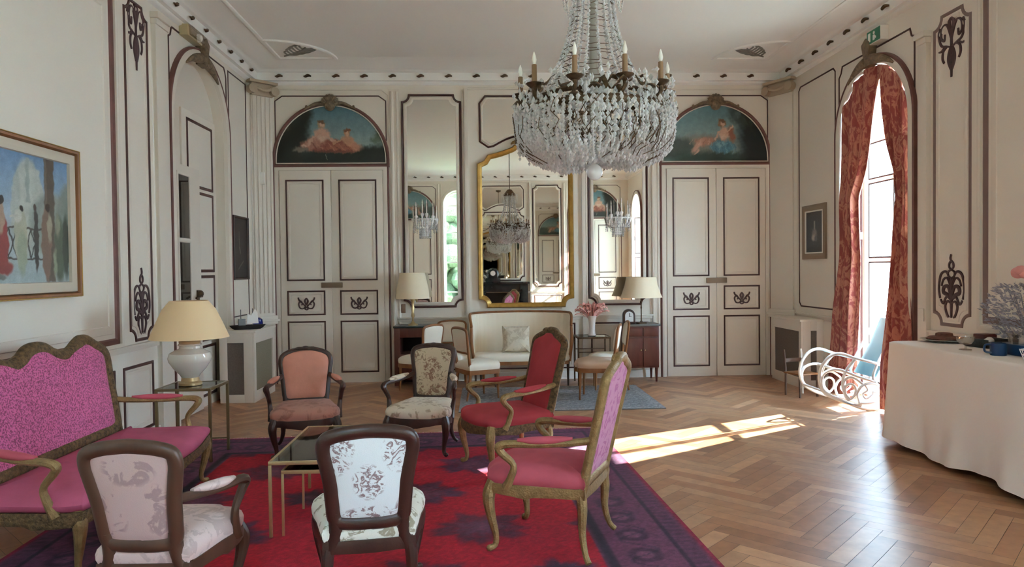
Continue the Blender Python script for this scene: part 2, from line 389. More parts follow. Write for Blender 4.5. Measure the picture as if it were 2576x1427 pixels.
# ================================================================== THE SETTING
# ---- floor: herringbone planks, each with its own tone
def build_floor():
    L, W = 0.66, 0.11; g = 0.0012; rnd = random.Random(3); c45 = math.sqrt(0.5)
    me = bpy.data.meshes.new('floor'); vs, fs, cl = [], [], []
    x0, x1, y0, y1 = XL - 0.3, XR + 0.42, YF - 0.1, YB + 0.1
    pal = [rgb(h) for h in ('b58560', 'a97856', 'bc8e69', 'a3724f', 'b07f5a', 'b88b67', '9c6c4b')]
    for i in range(-90, 130):
        for j in range(-16, 20):
            ox, oy = i * W + j * L, i * W - j * L
            for (a0, a1, b0, b1) in ((0, L, 0, W), (L, L + W, W - L, W)):
                q = [(ox + a0 + g, oy + b0 + g), (ox + a1 - g, oy + b0 + g), (ox + a1 - g, oy + b1 - g), (ox + a0 + g, oy + b1 - g)]
                q = [((x - y) * c45 + 1.0, (x + y) * c45 + 2.0) for x, y in q]
                cx, cy = sum(p[0] for p in q) / 4, sum(p[1] for p in q) / 4
                if not (x0 - 0.4 < cx < x1 + 0.4 and y0 - 0.4 < cy < y1 + 0.4): continue
                k = len(vs); vs += [(x, y, 0) for x, y in q]; fs.append((k, k + 1, k + 2, k + 3))
                cl.append(rnd.choice(pal) * rnd.uniform(0.93, 1.06))
    me.from_pydata(vs, [], fs); bm = bmesh.new(); bm.from_mesh(me)
    lay = bm.loops.layers.float_color.new('Col')
    for f, c in zip(bm.faces, cl):
        cc = srgb_arr(c)
        for l in f.loops: l[lay] = (*cc, 1)
    for co_, no in (((x0, 0, 0), (-1, 0, 0)), ((x1, 0, 0), (1, 0, 0)), ((0, y0, 0), (0, -1, 0)), ((0, y1, 0), (0, 1, 0))):
        bmesh.ops.bisect_plane(bm, geom=bm.verts[:] + bm.edges[:] + bm.faces[:], plane_co=co_, plane_no=no, clear_outer=True)
    for f in bm.faces:
        if f.normal.z < 0: f.normal_flip()
    k = [bm.verts.new(p) for p in ((x0, y0, -0.004), (x1, y0, -0.004), (x1, y1, -0.004), (x0, y1, -0.004))]
    f = bm.faces.new(k)
    for l in f.loops: l[lay] = (0.03, 0.02, 0.012, 1)
    bm.to_mesh(me); bm.free(); me.materials.append(m_floor)
    o = bpy.data.objects.new('floor', me); COL.objects.link(o); o['kind'] = 'structure'
build_floor()

# ---- ceiling with its relief frame and corner ornaments
ce = MB().box(XL - 0.1, XR + 0.1, YF - 0.1, YB + 0.1, ZC, ZC + 0.1).build('ceiling', m_ceil, kind='structure', smooth=0)
mc_ = lambda u, v, w: (u, v, ZC - w)
def ceil_arc(cx, cy, r, a0, a1, n=14): return [(cx + r * math.cos(lerp(a0, a1, k / n)), cy + r * math.sin(lerp(a0, a1, k / n))) for k in range(n + 1)]
CXL, CXR, CYB = -2.70, 4.03, 9.88
for (cx, sx) in ((CXL, 1), (CXR, -1)):
    MB().ribbon([(cx, 0.2), (cx, CYB - 0.8)], 0.055, 0.022, mc_, False).build('ceiling_moulding', m_ceil, ce)
    a0, a1 = (-PI / 2, 0) if sx > 0 else (PI, 1.5 * PI)
    arc_ = ceil_arc(cx, CYB, 0.76, a0, a1)
    MB().ribbon(arc_ + [(cx, CYB)], 0.06, 0.025, mc_, True).build('corner_ornament', m_ceil, ce)
    mb = MB(); dg = lerp(a0, a1, 0.5); tip = (cx + 0.66 * math.cos(dg), CYB + 0.66 * math.sin(dg)); st = (cx + sx * 0.10, CYB - 0.10)
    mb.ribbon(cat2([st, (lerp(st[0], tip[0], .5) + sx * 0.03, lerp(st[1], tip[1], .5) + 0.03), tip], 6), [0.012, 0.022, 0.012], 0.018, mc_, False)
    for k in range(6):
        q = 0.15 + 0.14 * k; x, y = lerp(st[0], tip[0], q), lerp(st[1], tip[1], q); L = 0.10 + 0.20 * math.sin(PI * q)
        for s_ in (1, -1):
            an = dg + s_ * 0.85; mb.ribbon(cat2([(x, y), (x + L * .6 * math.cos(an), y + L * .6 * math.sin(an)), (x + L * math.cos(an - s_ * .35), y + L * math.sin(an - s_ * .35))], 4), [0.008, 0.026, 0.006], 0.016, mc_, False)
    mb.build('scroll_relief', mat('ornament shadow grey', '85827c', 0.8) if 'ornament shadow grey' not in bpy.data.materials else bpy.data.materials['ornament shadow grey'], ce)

# ---- cornice all round, with its row of small brackets
def perimeter(prof):
    mb = MB(); n = len(prof); vs = []
    for (o, z) in prof: vs += [(XL + o, YF + o, z), (XR - o, YF + o, z), (XR - o, YB - o, z), (XL + o, YB - o, z)]
    return mb.add(vs, [(i * 4 + k, i * 4 + (k + 1) % 4, (i + 1) * 4 + (k + 1) % 4, (i + 1) * 4 + k) for i in range(n - 1) for k in range(4)])
co = perimeter([(0.0, 4.24), (0.035, 4.255), (0.045, 4.285), (0.09, 4.29), (0.10, 4.395), (0.135, 4.40), (0.145, 4.415), (0.2, 4.43), (0.28, 4.452), (0.36, 4.475), (0.44, 4.493), (0.5, 4.5)]).build('trim_1', m_ceil, kind='structure', smooth=50)
br = MB()
br.tube(cat([(0, 0, 0), (0.035, 0.03, 0.004), (0.07, 0.035, -0.012), (0.10, 0.02, -0.004)], 4), [0.010, 0.022, 0.018, 0.006], 6)
b0 = br.build('cornice_bracket', m_bronze, co)
first = True
spots = [(-2.75 + k * 0.395, YB - 0.10, 4.345, PI) for k in range(18)] + [(XL + 0.10, 9.95 - k * 0.40, 4.345, -PI / 2) for k in range(16)] + [(XR - 0.10, 9.85 - k * 0.40, 4.345, PI / 2) for k in range(16)] + [(-2.75 + k * 0.395, YF + 0.10, 4.345, 0) for k in range(18)]
for (x, y, z, rz) in spots:
    o = b0 if first else b0.copy()
    if not first: COL.objects.link(o); o.parent = co
    first = False; o.location = (x, y, z); o.rotation_euler = (0, 0, rz)

# ---- walls
def wall(name, mp, u0, u1, openings=(), depth=0.34):
    mb = MB(); cuts = sorted(openings); cur = u0
    for (uc, h, sp, dp) in cuts:
        mb.add([mp(cur, 0, 0), mp(uc - h, 0, 0), mp(uc - h, ZC, 0), mp(cur, ZC, 0)], [(0, 1, 2, 3)])
        a = arch(uc, h, 0, sp, 28); n = len(a)
        top = [mp(p[0], ZC, 0) for p in a]
        mb.add([mp(p[0], p[1], 0) for p in a] + top, [(i, i + 1, n + i + 1, n + i) for i in range(1, n - 2)])
        mb.add([mp(p[0], p[1], 0) for p in a] + [mp(p[0], p[1], -dp) for p in a], [(i, i + 1, n + i + 1, n + i) for i in range(n - 1)])
        cur = uc + h
    mb.add([mp(cur, 0, 0), mp(u1, 0, 0), mp(u1, ZC, 0), mp(cur, ZC, 0)], [(0, 1, 2, 3)])
    return mb.build(name, m_wall, kind='structure', smooth=30)
ARC = (8.39, 0.76, SPR + 0.12, 0.12)
wl = wall('wall_left', ml_, YF, YB, [ARC])
wr = wall('wall_right', mr_, YF, YB, [(c, h, SPR, 0.40) for c, h in WIN])
wb = wall('wall_back', mb_, XL, XR)
FW = (-0.685, 0.40, 3.55)                # window added to the wall behind the viewer to light the room
wf = wall('wall_front', mf_, XL, XR, [(*FW, 0.30)])
# outer leaf of the window wall so that it has its thickness
mo = MB(); cur = YF
for (c, h) in sorted(WIN):
    mo.box(XR + 0.02, XR + 0.40, cur, c - h - 0.01, 0, ZC); cur = c + h + 0.01
    a = arch(c, h + 0.01, SPR, SPR, 28)
    n = len(a); mo.add([(XR + 0.40, p[0], p[1]) for p in a] + [(XR + 0.40, p[0], ZC) for p in a], [(i, i + 1, n + i + 1, n + i) for i in range(1, n - 2)])
mo.box(XR + 0.02, XR + 0.40, cur, YB, 0, ZC).build('wall_outer', m_wall, kind='structure', smooth=0)

LINE = [(-0.5, 0), (-0.4, 0.7), (-0.1, 1), (0.3, 0.8), (0.5, 0)]
def panel(par, mp, u0, u1, v0, v1, ch=0.0, mode='chamfer', wd=0.026, h=0.012, m=m_brown, inner=True, corners='1111'):
    p = rect(u0, u1, v0, v1, ch, mode, corners)
    MB().ribbon(p, wd, h, mp, True, 0, LINE).build('panel_moulding', m, par)
    if inner:
        d = wd * 1.6; q = rect(u0 + d, u1 - d, v0 + d, v1 - d, ch, mode, corners)
        MB().ribbon(q, wd * 1.1, h * 0.8, mp, True, 0).build('panel_bead', m_wall2, par)
def strip(par, mp, u0, u1, v0, v1, w, name='wall_strip', m=None, bevel=0.004):
    return MB().box(u0, u1, v0, v1, 0, w, mp).build(name, m or m_wall2, par, bevel=bevel)
def rail(par, mp, u0, u1, z, h=0.06, d=0.045, name='dado_rail'):
    mb = MB(); mb.box(u0, u1, z - h, z - h * 0.35, 0, d * 0.55, mp); mb.box(u0, u1, z - h * 0.35, z, 0, d, mp)
    return mb.build(name, m_wall2, par, bevel=0.003)

# arabesques of the narrow panels (u -1..1, v 0..1), mirrored
PALM = [([(0, 0), (0, .3), (0, .63)], .9, 0), ([(0, .5), (.35, .72), (.8, .68), (.96, .46), (.86, .30)], .6, 1), ([(0, .45), (.3, .62), (.6, .6), (.74, .5)], .5, 1), ([(.06, .34), (.25, .49), (.55, .48), (.6, .4), (.3, .36), (.1, .31)], 1.0, 1),
        ([(0, .27), (.35, .33), (.62, .22), (.82, .28)], .55, 1), ([(0, .22), (.28, .26), (.46, .18), (.36, .07), (.2, 0)], .6, 1), ([(0, .63), (.22, .66), (.25, .72), (0, .76)], .45, 1), ([(0, .76), (.16, .8), (.14, .86), (0, .9)], .55, 1), ([(0, .88), (.06, .94), (0, 1)], .6, 0)]
PEND = [([(0, 0), (0, .3), (0, .75)], .8, 0), ([(0, .99), (.16, .94), (.14, .84), (0, .72)], 1.0, 1), ([(0, .62), (.35, .9), (.72, .88), (.78, .72), (.55, .66), (.5, .76)], .6, 1), ([(0, .5), (.4, .55), (.78, .6), (.98, .78), (.86, .9)], .55, 1), ([(.3, .54), (.62, .48), (.68, .36), (.55, .28)], .6, 1),
        ([(0, .52), (.14, .42), (.18, .28), (0, .14)], 1.2, 1), ([(.5, .56), (.75, .5), (.95, .5)], .45, 1)]
DOORO = [([(0, .15), (.45, .5), (.9, .8), (1, 1)], .8, 1), ([(0, .5), (.3, .1), (.75, .1), (.95, .45), (.7, .7), (.5, .5), (.6, .35)], .7, 1), ([(0, .95), (.18, .7), (0, .35)], .9, 1), ([(0, .2), (.2, .05), (0, -.05)], .6, 1)]
def arabesque(par, mp, uc, v0, hw, ht, table, wd, name='carved_ornament', m=None):
    mb = MB()
    for pts, k, mir in table:
        for sgn in ((1, -1) if mir else (1,)):
            p = cat2([(uc + sgn * a * hw, v0 + b * ht) for a, b in pts], 5)
            mb.ribbon(p, [wd * k * 0.7, wd * k * 1.2, wd * k], 0.012, mp, False, 0.001)
    return mb.build(name, m or m_orn, par)

# ---- painted over-door scenes
def lun_paint_a(x, z):
    p = Paint(x, z, '5d7a84', 0.010).grad(0.1, 1.0, '9aa79f', '4f7380')
    p.ell(-0.95, 0.55, 0.62, 0.9, '141813', 0.25).ell(-0.6, 0.85, 0.32, 0.3, '1a1f17', 0.4).ell(-0.8, 0.6, 0.1, 0.05, '5c4a44', 0.6, 0.6)
    p.ell(0.85, 0.42, 0.16, 0.16, '5f6f62', 0.8, 0.8).ell(0.9, 0.1, 0.6, 0.26, '27332e', 0.4).ell(0.3, 0.1, 1.4, 0.24, '1f2723', 0.4).rect(-1, 1, 0, 0.15, '151b19', 0.1)
    p.ell(-0.05, 0.31, 0.56, 0.13, '8a5142', 0.3).ell(0.25, 0.27, 0.36, 0.10, '9b5f49', 0.4).ell(-0.32, 0.36, 0.30, 0.12, 'a97867', 0.4, rot=0.3).ell(-0.55, 0.25, 0.18, 0.06, '7c7468', 0.5)
    p.ell(-0.16, 0.50, 0.17, 0.15, 'c29a85', 0.4).ell(-0.17, 0.67, 0.075, 0.085, 'a58a6c', 0.3).ell(0.29, 0.52, 0.07, 0.075, 'b07f5e', 0.3).ell(0.32, 0.39, 0.16, 0.10, 'b98a6c', 0.4, rot=-0.4).ell(0.45, 0.28, 0.10, 0.10, 'b17d65', 0.5, rot=-0.6)
    for k in range(9): p.line((-0.46 + 0.10 * k, 0.40 - 0.012 * k), (-0.34 + 0.105 * k, 0.22), 0.010, '6b3b32' if k % 2 else 'c08a72', 0.6)
    p.ell(-0.17, 0.715, 0.075, 0.045, '6e4f36', 0.4).ell(-0.155, 0.655, 0.042, 0.05, 'c9a58e', 0.5).ell(0.29, 0.565, 0.07, 0.04, '7a4f35', 0.4).ell(0.30, 0.505, 0.04, 0.045, 'cba083', 0.5)
    p.line((-0.28, 0.50), (-0.40, 0.34), 0.028, 'c29a85').line((-0.06, 0.48), (0.08, 0.36), 0.026, 'c29a85').line((0.20, 0.42), (0.05, 0.35), 0.022, 'b98a6c').ell(-0.16, 0.44, 0.13, 0.06, 'd0b3a0', 0.6, 0.6).ell(0.05, 0.22, 0.5, 0.03, '5a3128', 0.6, 0.7).ell(-0.48, 0.31, 0.08, 0.025, 'c8a690', 0.5)
    p.ell(0.85, 0.48, 0.07, 0.12, '44523f', 0.7, 0.8).ell(0.78, 0.40, 0.10, 0.06, '50604c', 0.7, 0.7).line((-0.10, 0.17), (-0.07, 0.08), 0.012, 'a8a294', 0.7)
    return p.speck(0.03).c
def lun_paint_b(x, z):
    p = Paint(x, z, '6d8a8c', 0.010).grad(0.1, 1.0, '9db0aa', '557a83')
    p.ell(-0.2, 0.30, 0.7, 0.22, '7b7d74', 0.4).ell(-0.8, 0.25, 0.6, 0.22, '46524c', 0.4).ell(1.0, 0.45, 0.66, 0.75, '111a1e', 0.35).ell(0.55, 0.85, 0.36, 0.26, '24302d', 0.5).ell(0.42, 0.82, 0.10, 0.12, '6f8a88', 0.7, 0.5)
    p.ell(0, 0.04, 1.3, 0.2, '2c423a', 0.5).ell(0.9, 0.1, 0.5, 0.18, '10191c', 0.5)
    p.ell(0.14, 0.27, 0.27, 0.13, '4f7f92', 0.3).ell(0.10, 0.31, 0.14, 0.06, '78a3b0', 0.6).ell(-0.2, 0.36, 0.24, 0.09, 'a97c69', 0.4, rot=0.1).ell(-0.33, 0.28, 0.2, 0.07, 'bd9480', 0.5, rot=0.8)
    p.ell(0.17, 0.49, 0.12, 0.15, 'c5a08a', 0.4).ell(0.13, 0.67, 0.08, 0.085, '8a6a4e', 0.3).ell(0.14, 0.64, 0.045, 0.055, 'caa58e', 0.4).ell(0.31, 0.48, 0.08, 0.17, '8f5d48', 0.5, rot=0.3).line((0.12, 0.42), (0.33, 0.62), 0.02, 'c9a48c')
    for k in range(8): p.line((-0.08 + 0.06 * k, 0.37 - 0.01 * abs(k - 3)), (-0.04 + 0.065 * k, 0.17), 0.009, '375f70' if k % 2 else '86afbb', 0.6)
    p.line((0.08, 0.54), (0.0, 0.40), 0.024, 'c5a08a').line((0.22, 0.52), (0.18, 0.40), 0.024, 'bd957f').ell(0.16, 0.44, 0.09, 0.05, 'd4bba8', 0.6, 0.6).ell(0.12, 0.72, 0.075, 0.04, '6d5038', 0.4)
    for k in range(6): p.line((-0.42 + 0.08 * k, 0.40), (-0.48 + 0.085 * k, 0.30), 0.009, '84564a' if k % 2 else 'd0ab98', 0.6)
    p.ell(-0.35, 0.17, 0.10, 0.025, 'c09a86', 0.5, rot=0.7).ell(0.6, 0.7, 0.2, 0.12, '32423c', 0.8, 0.7).line((0.5, 0.95), (0.75, 0.45), 0.03, '1d2420', 0.8).line((0.62, 0.75), (0.42, 0.9), 0.02, '1d2420', 0.7)
    return p.speck(0.03).c
def lunette(name, mp, uc, label, fn, flip=1):
    t = thing(name, label, 'painting', mp(uc, 3.12, 0.0)); off = V(mp(uc, 3.12, 0.0)); rel = lambda u, v, w: V(mp(u, v, w)) - off
    R, st = 0.785, 0.06
    def pos(a, b):
        z = b * (R + st) * 0.999; hw = R if z <= st else math.sqrt(max(0, R * R - (z - st) ** 2)); return tuple(rel(uc + (a * 2 - 1) * hw, 3.12 + z, 0.012))
    def colf(a, b):
        z = b * (R + st) * 0.999; hw = np.where(z <= st, R, np.sqrt(np.maximum(0, R * R - (z - st) ** 2))); return fn(flip * (a * 2 - 1) * hw / R, z / (R + st))
    grid_painted('canvas', m_canvas, 200, 120, pos, colf, t)
    a = arch(uc, R + 0.02, 3.10, 3.12 + st, 30)
    MB().ribbon(a, 0.045, 0.035, rel, True).build('frame', m_brownred, t)
    a = arch(uc, R - 0.012, 3.135, 3.12 + st, 30)
    MB().ribbon(a, 0.016, 0.028, rel, True).build('frame_fillet', m_wall2, t)
    mb = MB(); zt = 3.12 + st + R
    for k in range(9):
        an = PI * (0.06 + 0.88 * k / 8); mb.tube(cat([rel(uc, zt - 0.04, 0.03), rel(uc + 0.09 * math.cos(an), zt + 0.10 * math.sin(an) , 0.07), rel(uc + 0.125 * math.cos(an), zt + 0.015 + 0.12 * math.sin(an), 0.03)], 4), [0.014, 0.03, 0.012], 6)
    mb.ball(tuple(rel(uc, zt - 0.02, 0.045)), 0.075, 8)
    for sg in (1, -1):
        mb.tube(cat([rel(uc + sg * 0.08, zt + 0.01, 0.04), rel(uc + sg * 0.2, zt + 0.005, 0.05), rel(uc + sg * 0.36, zt - 0.07, 0.04)], 5), [0.035, 0.026, 0.010], 7)
        mb.ball(tuple(rel(uc + sg * 0.33, zt - 0.03, 0.045)), 0.018, 6)
    mb.build('crest', m_shell, t)
    return t
lunette('overdoor_painting', mb_, -2.11, 'arched pastoral painting of a reclining pink figure under dark tree', lun_paint_a)
lunette('overdoor_painting', mb_, 3.43, 'arched pastoral painting of a seated figure in blue skirt', lun_paint_b)
lunette('overdoor_painting', mf_, -2.11, 'arched dark blue landscape seen reflected in the narrow mirror', lun_paint_b, -1)
lunette('overdoor_painting', mf_, 3.43, 'arched dark landscape seen reflected in the mirror by the clock', lun_paint_a, -1)

# ---- double doors
def double_door(name, mp, uc):
    d = struct(name)
    for s in (-1, 1):
        lf = MB().box(min(uc + s * 0.006, uc + s * 0.725), max(uc + s * 0.006, uc + s * 0.725), 0.01, 3.03, 0.0, 0.035, mp).build('door_leaf', m_wall, d, bevel=0.004)
        mp2 = lambda u, v, w: mp(u, v, w + 0.035)
        a, b = sorted((uc + s * 0.115, uc + s * 0.63))
        for (z0, z1) in ((1.475, 2.89), (0.985, 1.315), (0.16, 0.88)):
            MB().ribbon(rect(a, b, z0, z1), 0.022, 0.012, mp2, True, 0, LINE).build('panel_moulding', m_brown, lf)
            MB().ribbon(rect(a + 0.035, b - 0.035, z0 + 0.035, z1 - 0.035), 0.03, 0.008, mp2, True).build('panel_bead', m_wall2, lf)
        arabesque(lf, mp2, (a + b) / 2, 1.06, 0.115, 0.17, DOORO, 0.026)
    MB().box(uc - 0.155, uc + 0.145, 1.365, 1.44, 0.035, 0.07, mp).build('lock_case', mat('bronze lock', '7d6a55', 0.4, 0.3) if 'bronze lock' not in bpy.data.materials else bpy.data.materials['bronze lock'], d, bevel=0.008)
    fr = [(uc - 0.765, 0.0), (uc - 0.765, 3.065), (uc + 0.765, 3.065), (uc + 0.765, 0.0)]
    MB().ribbon(fr, 0.07, 0.03, mp, False).build('door_frame', m_wall2, d)
    fr = [(uc - 0.805, 0.0), (uc - 0.805, 3.12)]; f2 = [(uc + 0.805, 0.0), (uc + 0.805, 3.12)]
    MB().ribbon(fr, 0.028, 0.03, mp, False).ribbon(f2, 0.028, 0.03, mp, False).build('frame_moulding', m_brownred, d)
    return d
double_door('door_1', mb_, -2.115); double_door('door_2', mb_, 3.43)
double_door('door_4', mf_, -2.115); double_door('door_5', mf_, 3.43)

# ---- fields, strips and rails on the two end walls
for par, mp in ((wb, mb_), (wf, mf_)):
    for uc in (-2.11, 3.43):
        MB().ribbon([(uc - 0.78, 3.45), (uc - 0.78, 4.02), (uc - 0.68, 4.09), (uc + 0.68, 4.09), (uc + 0.78, 4.02), (uc + 0.78, 3.45)], 0.016, 0.01, mp, False, 0, LINE).build('panel_moulding', m_brown, par)
        MB().ribbon([(uc - 0.80, 4.18), (uc + 0.72, 4.18), (uc + 0.82, 4.10), (uc + 0.82, 3.3)] if uc < 0 else [(uc + 0.80, 4.18), (uc - 0.72, 4.18), (uc - 0.82, 4.10), (uc - 0.82, 3.3)], 0.02, 0.012, mp, False).build('panel_bead', m_wall2, par)
    for u in (-1.215, 2.535):
        strip(par, mp, u - 0.075, u + 0.075, 0.0, 4.19, 0.012)
        MB().tube([mp(u - 0.03, 0.12, 0.012), mp(u - 0.03, 4.15, 0.012)], 0.026, 10).build('rounded_moulding', m_wall2, par)
        MB().tube([mp(u + 0.045, 0.12, 0.008), mp(u + 0.045, 4.15, 0.008)], 0.016, 8).build('rounded_moulding', m_wall2, par)
    for u in (-0.19, 1.49):
        strip(par, mp, u - 0.025, u + 0.025, 0.0, 4.19, 0.045)
        MB().tube([mp(u + (0.045 if u > 0 else -0.045), 0.95, 0.006), mp(u + (0.045 if u > 0 else -0.045), 4.15, 0.006)], 0.016, 8).build('rounded_moulding', m_wall2, par)
    MB().ribbon([(-0.17, 4.19), (1.47, 4.19)], 0.03, 0.035, mp, False).build('head_moulding', m_wall2, par)
    lo_ = -1.2 if par is wb else -0.24
    rail(par, mp, lo_, 2.5, 0.92)
    for (a, b) in ((-1.1, -0.3), (1.6, 2.42)):
        if a > lo_: panel(par, mp, a, b, 0.16, 0.80, wd=0.022)
    if par is wb: panel(par, mp, -0.05, 1.35, 0.16, 0.80, wd=0.022)
    MB().box(lo_, 2.5, 0, 0.11, 0, 0.02, mp).build('baseboard', m_white, par, bevel=0.003)

# ---- wall mirrors
def flat_mirror(name, label, mp, u0, u1, v0, v1, ch, rz0=None):
    o3 = V(mp((u0 + u1) / 2, v0, 0)); t = thing(name, label, 'mirror', o3); rel = lambda u, v, w: V(mp(u, v, w)) - o3
    MB().ribbon(rect(u0, u1, v0, v1, ch, 'notch'), 0.03, 0.03, rel, True, 0, LINE).build('frame', m_brown, t)
    MB().ribbon(rect(u0 + 0.045, u1 - 0.045, v0 + 0.045, v1 - 0.045, ch, 'notch'), 0.05, 0.028, rel, True).build('inner_frame', m_wall2, t)
    MB().prism(rect(u0 + 0.06, u1 - 0.06, v0 + 0.06, v1 - 0.06, ch * 0.9, 'chamfer'), 0.002, 0.012, rel).build('mirror_glass', m_mirror, t, smooth=0)
    return t
flat_mirror('wall_mirror', 'tall narrow mirror behind the mahogany bedside cabinet with niche', mb_, -1.10, -0.27, 1.07, 4.10, 0.10)
flat_mirror('wall_mirror', 'tall narrow mirror behind the mantel clock, crystal sconce on it', mb_, 1.57, 2.42, 1.07, 4.10, 0.10)
flat_mirror('wall_mirror', 'tall mirror reflected at the edge of the gilt mirror', mf_, 1.57, 2.42, 1.07, 4.10, 0.10)
def trumeau(mp, label, crest=True):
    o3 = V(mp(0.65, 1.05, 0)); t = thing('gilt_mirror', label, 'mirror', o3); rel = lambda u, v, w: V(mp(u, v, w)) - o3
    def outline(d):
        hw = 0.685 - d; zb = 1.05 + d; q = 0.12
        right = [(hw - q, zb)] + [(hw - q * math.cos(a), zb + q * math.sin(a)) for a in [PI * k / 10 for k in (1, 2, 3, 4)]] + [(hw, zb + q)]
        top = [(hw, 3.12 - d), (hw - 0.09, 3.16 - d), (hw - 0.14, 3.24 - d), (hw - 0.30, 3.28 - d), (hw - 0.48, 3.345 - d), (0.12, 3.385 - d), (0.0, 3.39 - d)]
        top = cat2(top[2:], 4); top = [(hw, 3.12 - d), (hw - 0.09, 3.16 - d)] + top
        half = right + top
        return [(0.65 + u, v) for u, v in half] + [(0.65 - u, v) for u, v in half[::-1][1:]]
    MB().ribbon(outline(0.03), 0.075, 0.06, rel, True, 0, [(-0.5, 0), (-0.5, 0.7), (-0.3, 1), (0.1, 0.75), (0.35, 0.55), (0.5, 0.2), (0.5, 0)]).build('frame', m_gold, t, smooth=40)
    MB().prism(outline(0.055), 0.002, 0.016, rel).build('mirror_glass', m_mirror, t, smooth=0)
    mb = MB(); rnd = random.Random(5)
    for k in range(16):
        a = lerp(-1.15, 1.15, k / 15); u = 0.65 + 0.17 * math.sin(a) + rnd.uniform(-.01, .01); v = 3.36 + 0.05 * math.cos(a) + rnd.uniform(-.03, .02)
        mb.tube(cat([rel(0.65 + 0.1 * math.sin(a), 3.36, 0.06), rel(u, v + 0.02, 0.11), rel(u + 0.05 * math.sin(a), v - 0.02 + rnd.uniform(-.03, .03), 0.07)], 4), [0.014, 0.026, 0.008], 6)
    mb.build('crest', m_gilt, t); return t
trumeau(mb_, 'gilt framed trumeau mirror hanging above the cream canape')
def ogee_mirror(mp, label):
    o3 = V(mp(0.65, 3.5, 0)); t = thing('overmirror_panel', label, 'mirror', o3); rel = lambda u, v, w: V(mp(u, v, w)) - o3
    def outline(d):
        hw = 0.645 - d
        half = [(0.0, 3.52 + d), (0.12, 3.515 + d)] + cat2([(0.12, 3.515 + d), (0.28, 3.46 + d), (0.45, 3.37 + d)], 4)[1:] + [(hw - 0.12, 3.355 + d), (hw, 3.44 + d), (hw, 3.98 - d), (hw - 0.08, 4.085 - d)]
        return [(0.65 + u, v) for u, v in half] + [(0.65 - u, v) for u, v in half[::-1][:-1]]
    MB().ribbon(outline(0), 0.026, 0.02, rel, True, 0, LINE).build('frame', m_brown, t)
    MB().ribbon(outline(0.032), 0.03, 0.022, rel, True).build('inner_frame', m_wall2, t)
    MB().prism(outline(0.045), 0.002, 0.01, rel).build('mirror_glass', m_mirror, t, smooth=0)
ogee_mirror(mb_, 'wide low mirror panel above the gilt trumeau mirror')
ogee_mirror(mf_, 'wide low mirror panel reflected behind the chandelier')

# ---- fireplace wall behind the viewer, seen only in the mirrors
t = thing('fireplace', 'black marble fireplace reflected in the gilt mirror', 'fireplace', (0.65, YF, 0))
MB().box(-0.78, 0.78, 0, 0.36, 1.16, 1.22).build('mantel_shelf', m_marble, t, bevel=0.01)
for s in (-1, 1): MB().box(s * 0.62 - 0.12, s * 0.62 + 0.12, 0, 0.28, 0, 1.16).build('jamb', m_marble, t, bevel=0.012)
MB().box(-0.5, 0.5, 0, 0.24, 0.92, 1.16).build('lintel', m_marble, t, bevel=0.01)
MB().box(-0.5, 0.5, 0, 0.03, 0.0, 0.92).build('firebox', m_dark, t, smooth=0)
t = thing('mantel_clock', 'dark sculpted mantel clock reflected on the fireplace shelf', 'clock', (0.35, YF + 0.2, 1.22))
MB().box(-0.22, 0.22, -0.1, 0.1, 0, 0.12).build('plinth', m_marble, t, bevel=0.01)
MB().lathe([(0.16, 0.12), (0.19, 0.2), (0.17, 0.32), (0.08, 0.40), (0.0, 0.42)], n=16, sy=0.5).build('case', m_marble, t)
MB().lathe([(0.0, 0.0), (0.075, 0.0), (0.075, 0.012), (0, 0.014)], n=18).build('dial', m_white, t).matrix_local = Matrix.Translation((0, 0.095, 0.26)) @ Matrix.Rotation(-PI / 2, 4, 'X')
flat = flat_mirror('chimney_mirror', 'large chimney mirror reflected within the gilt mirror', mf_, 0.0, 1.3, 1.26, 3.3, 0.12)

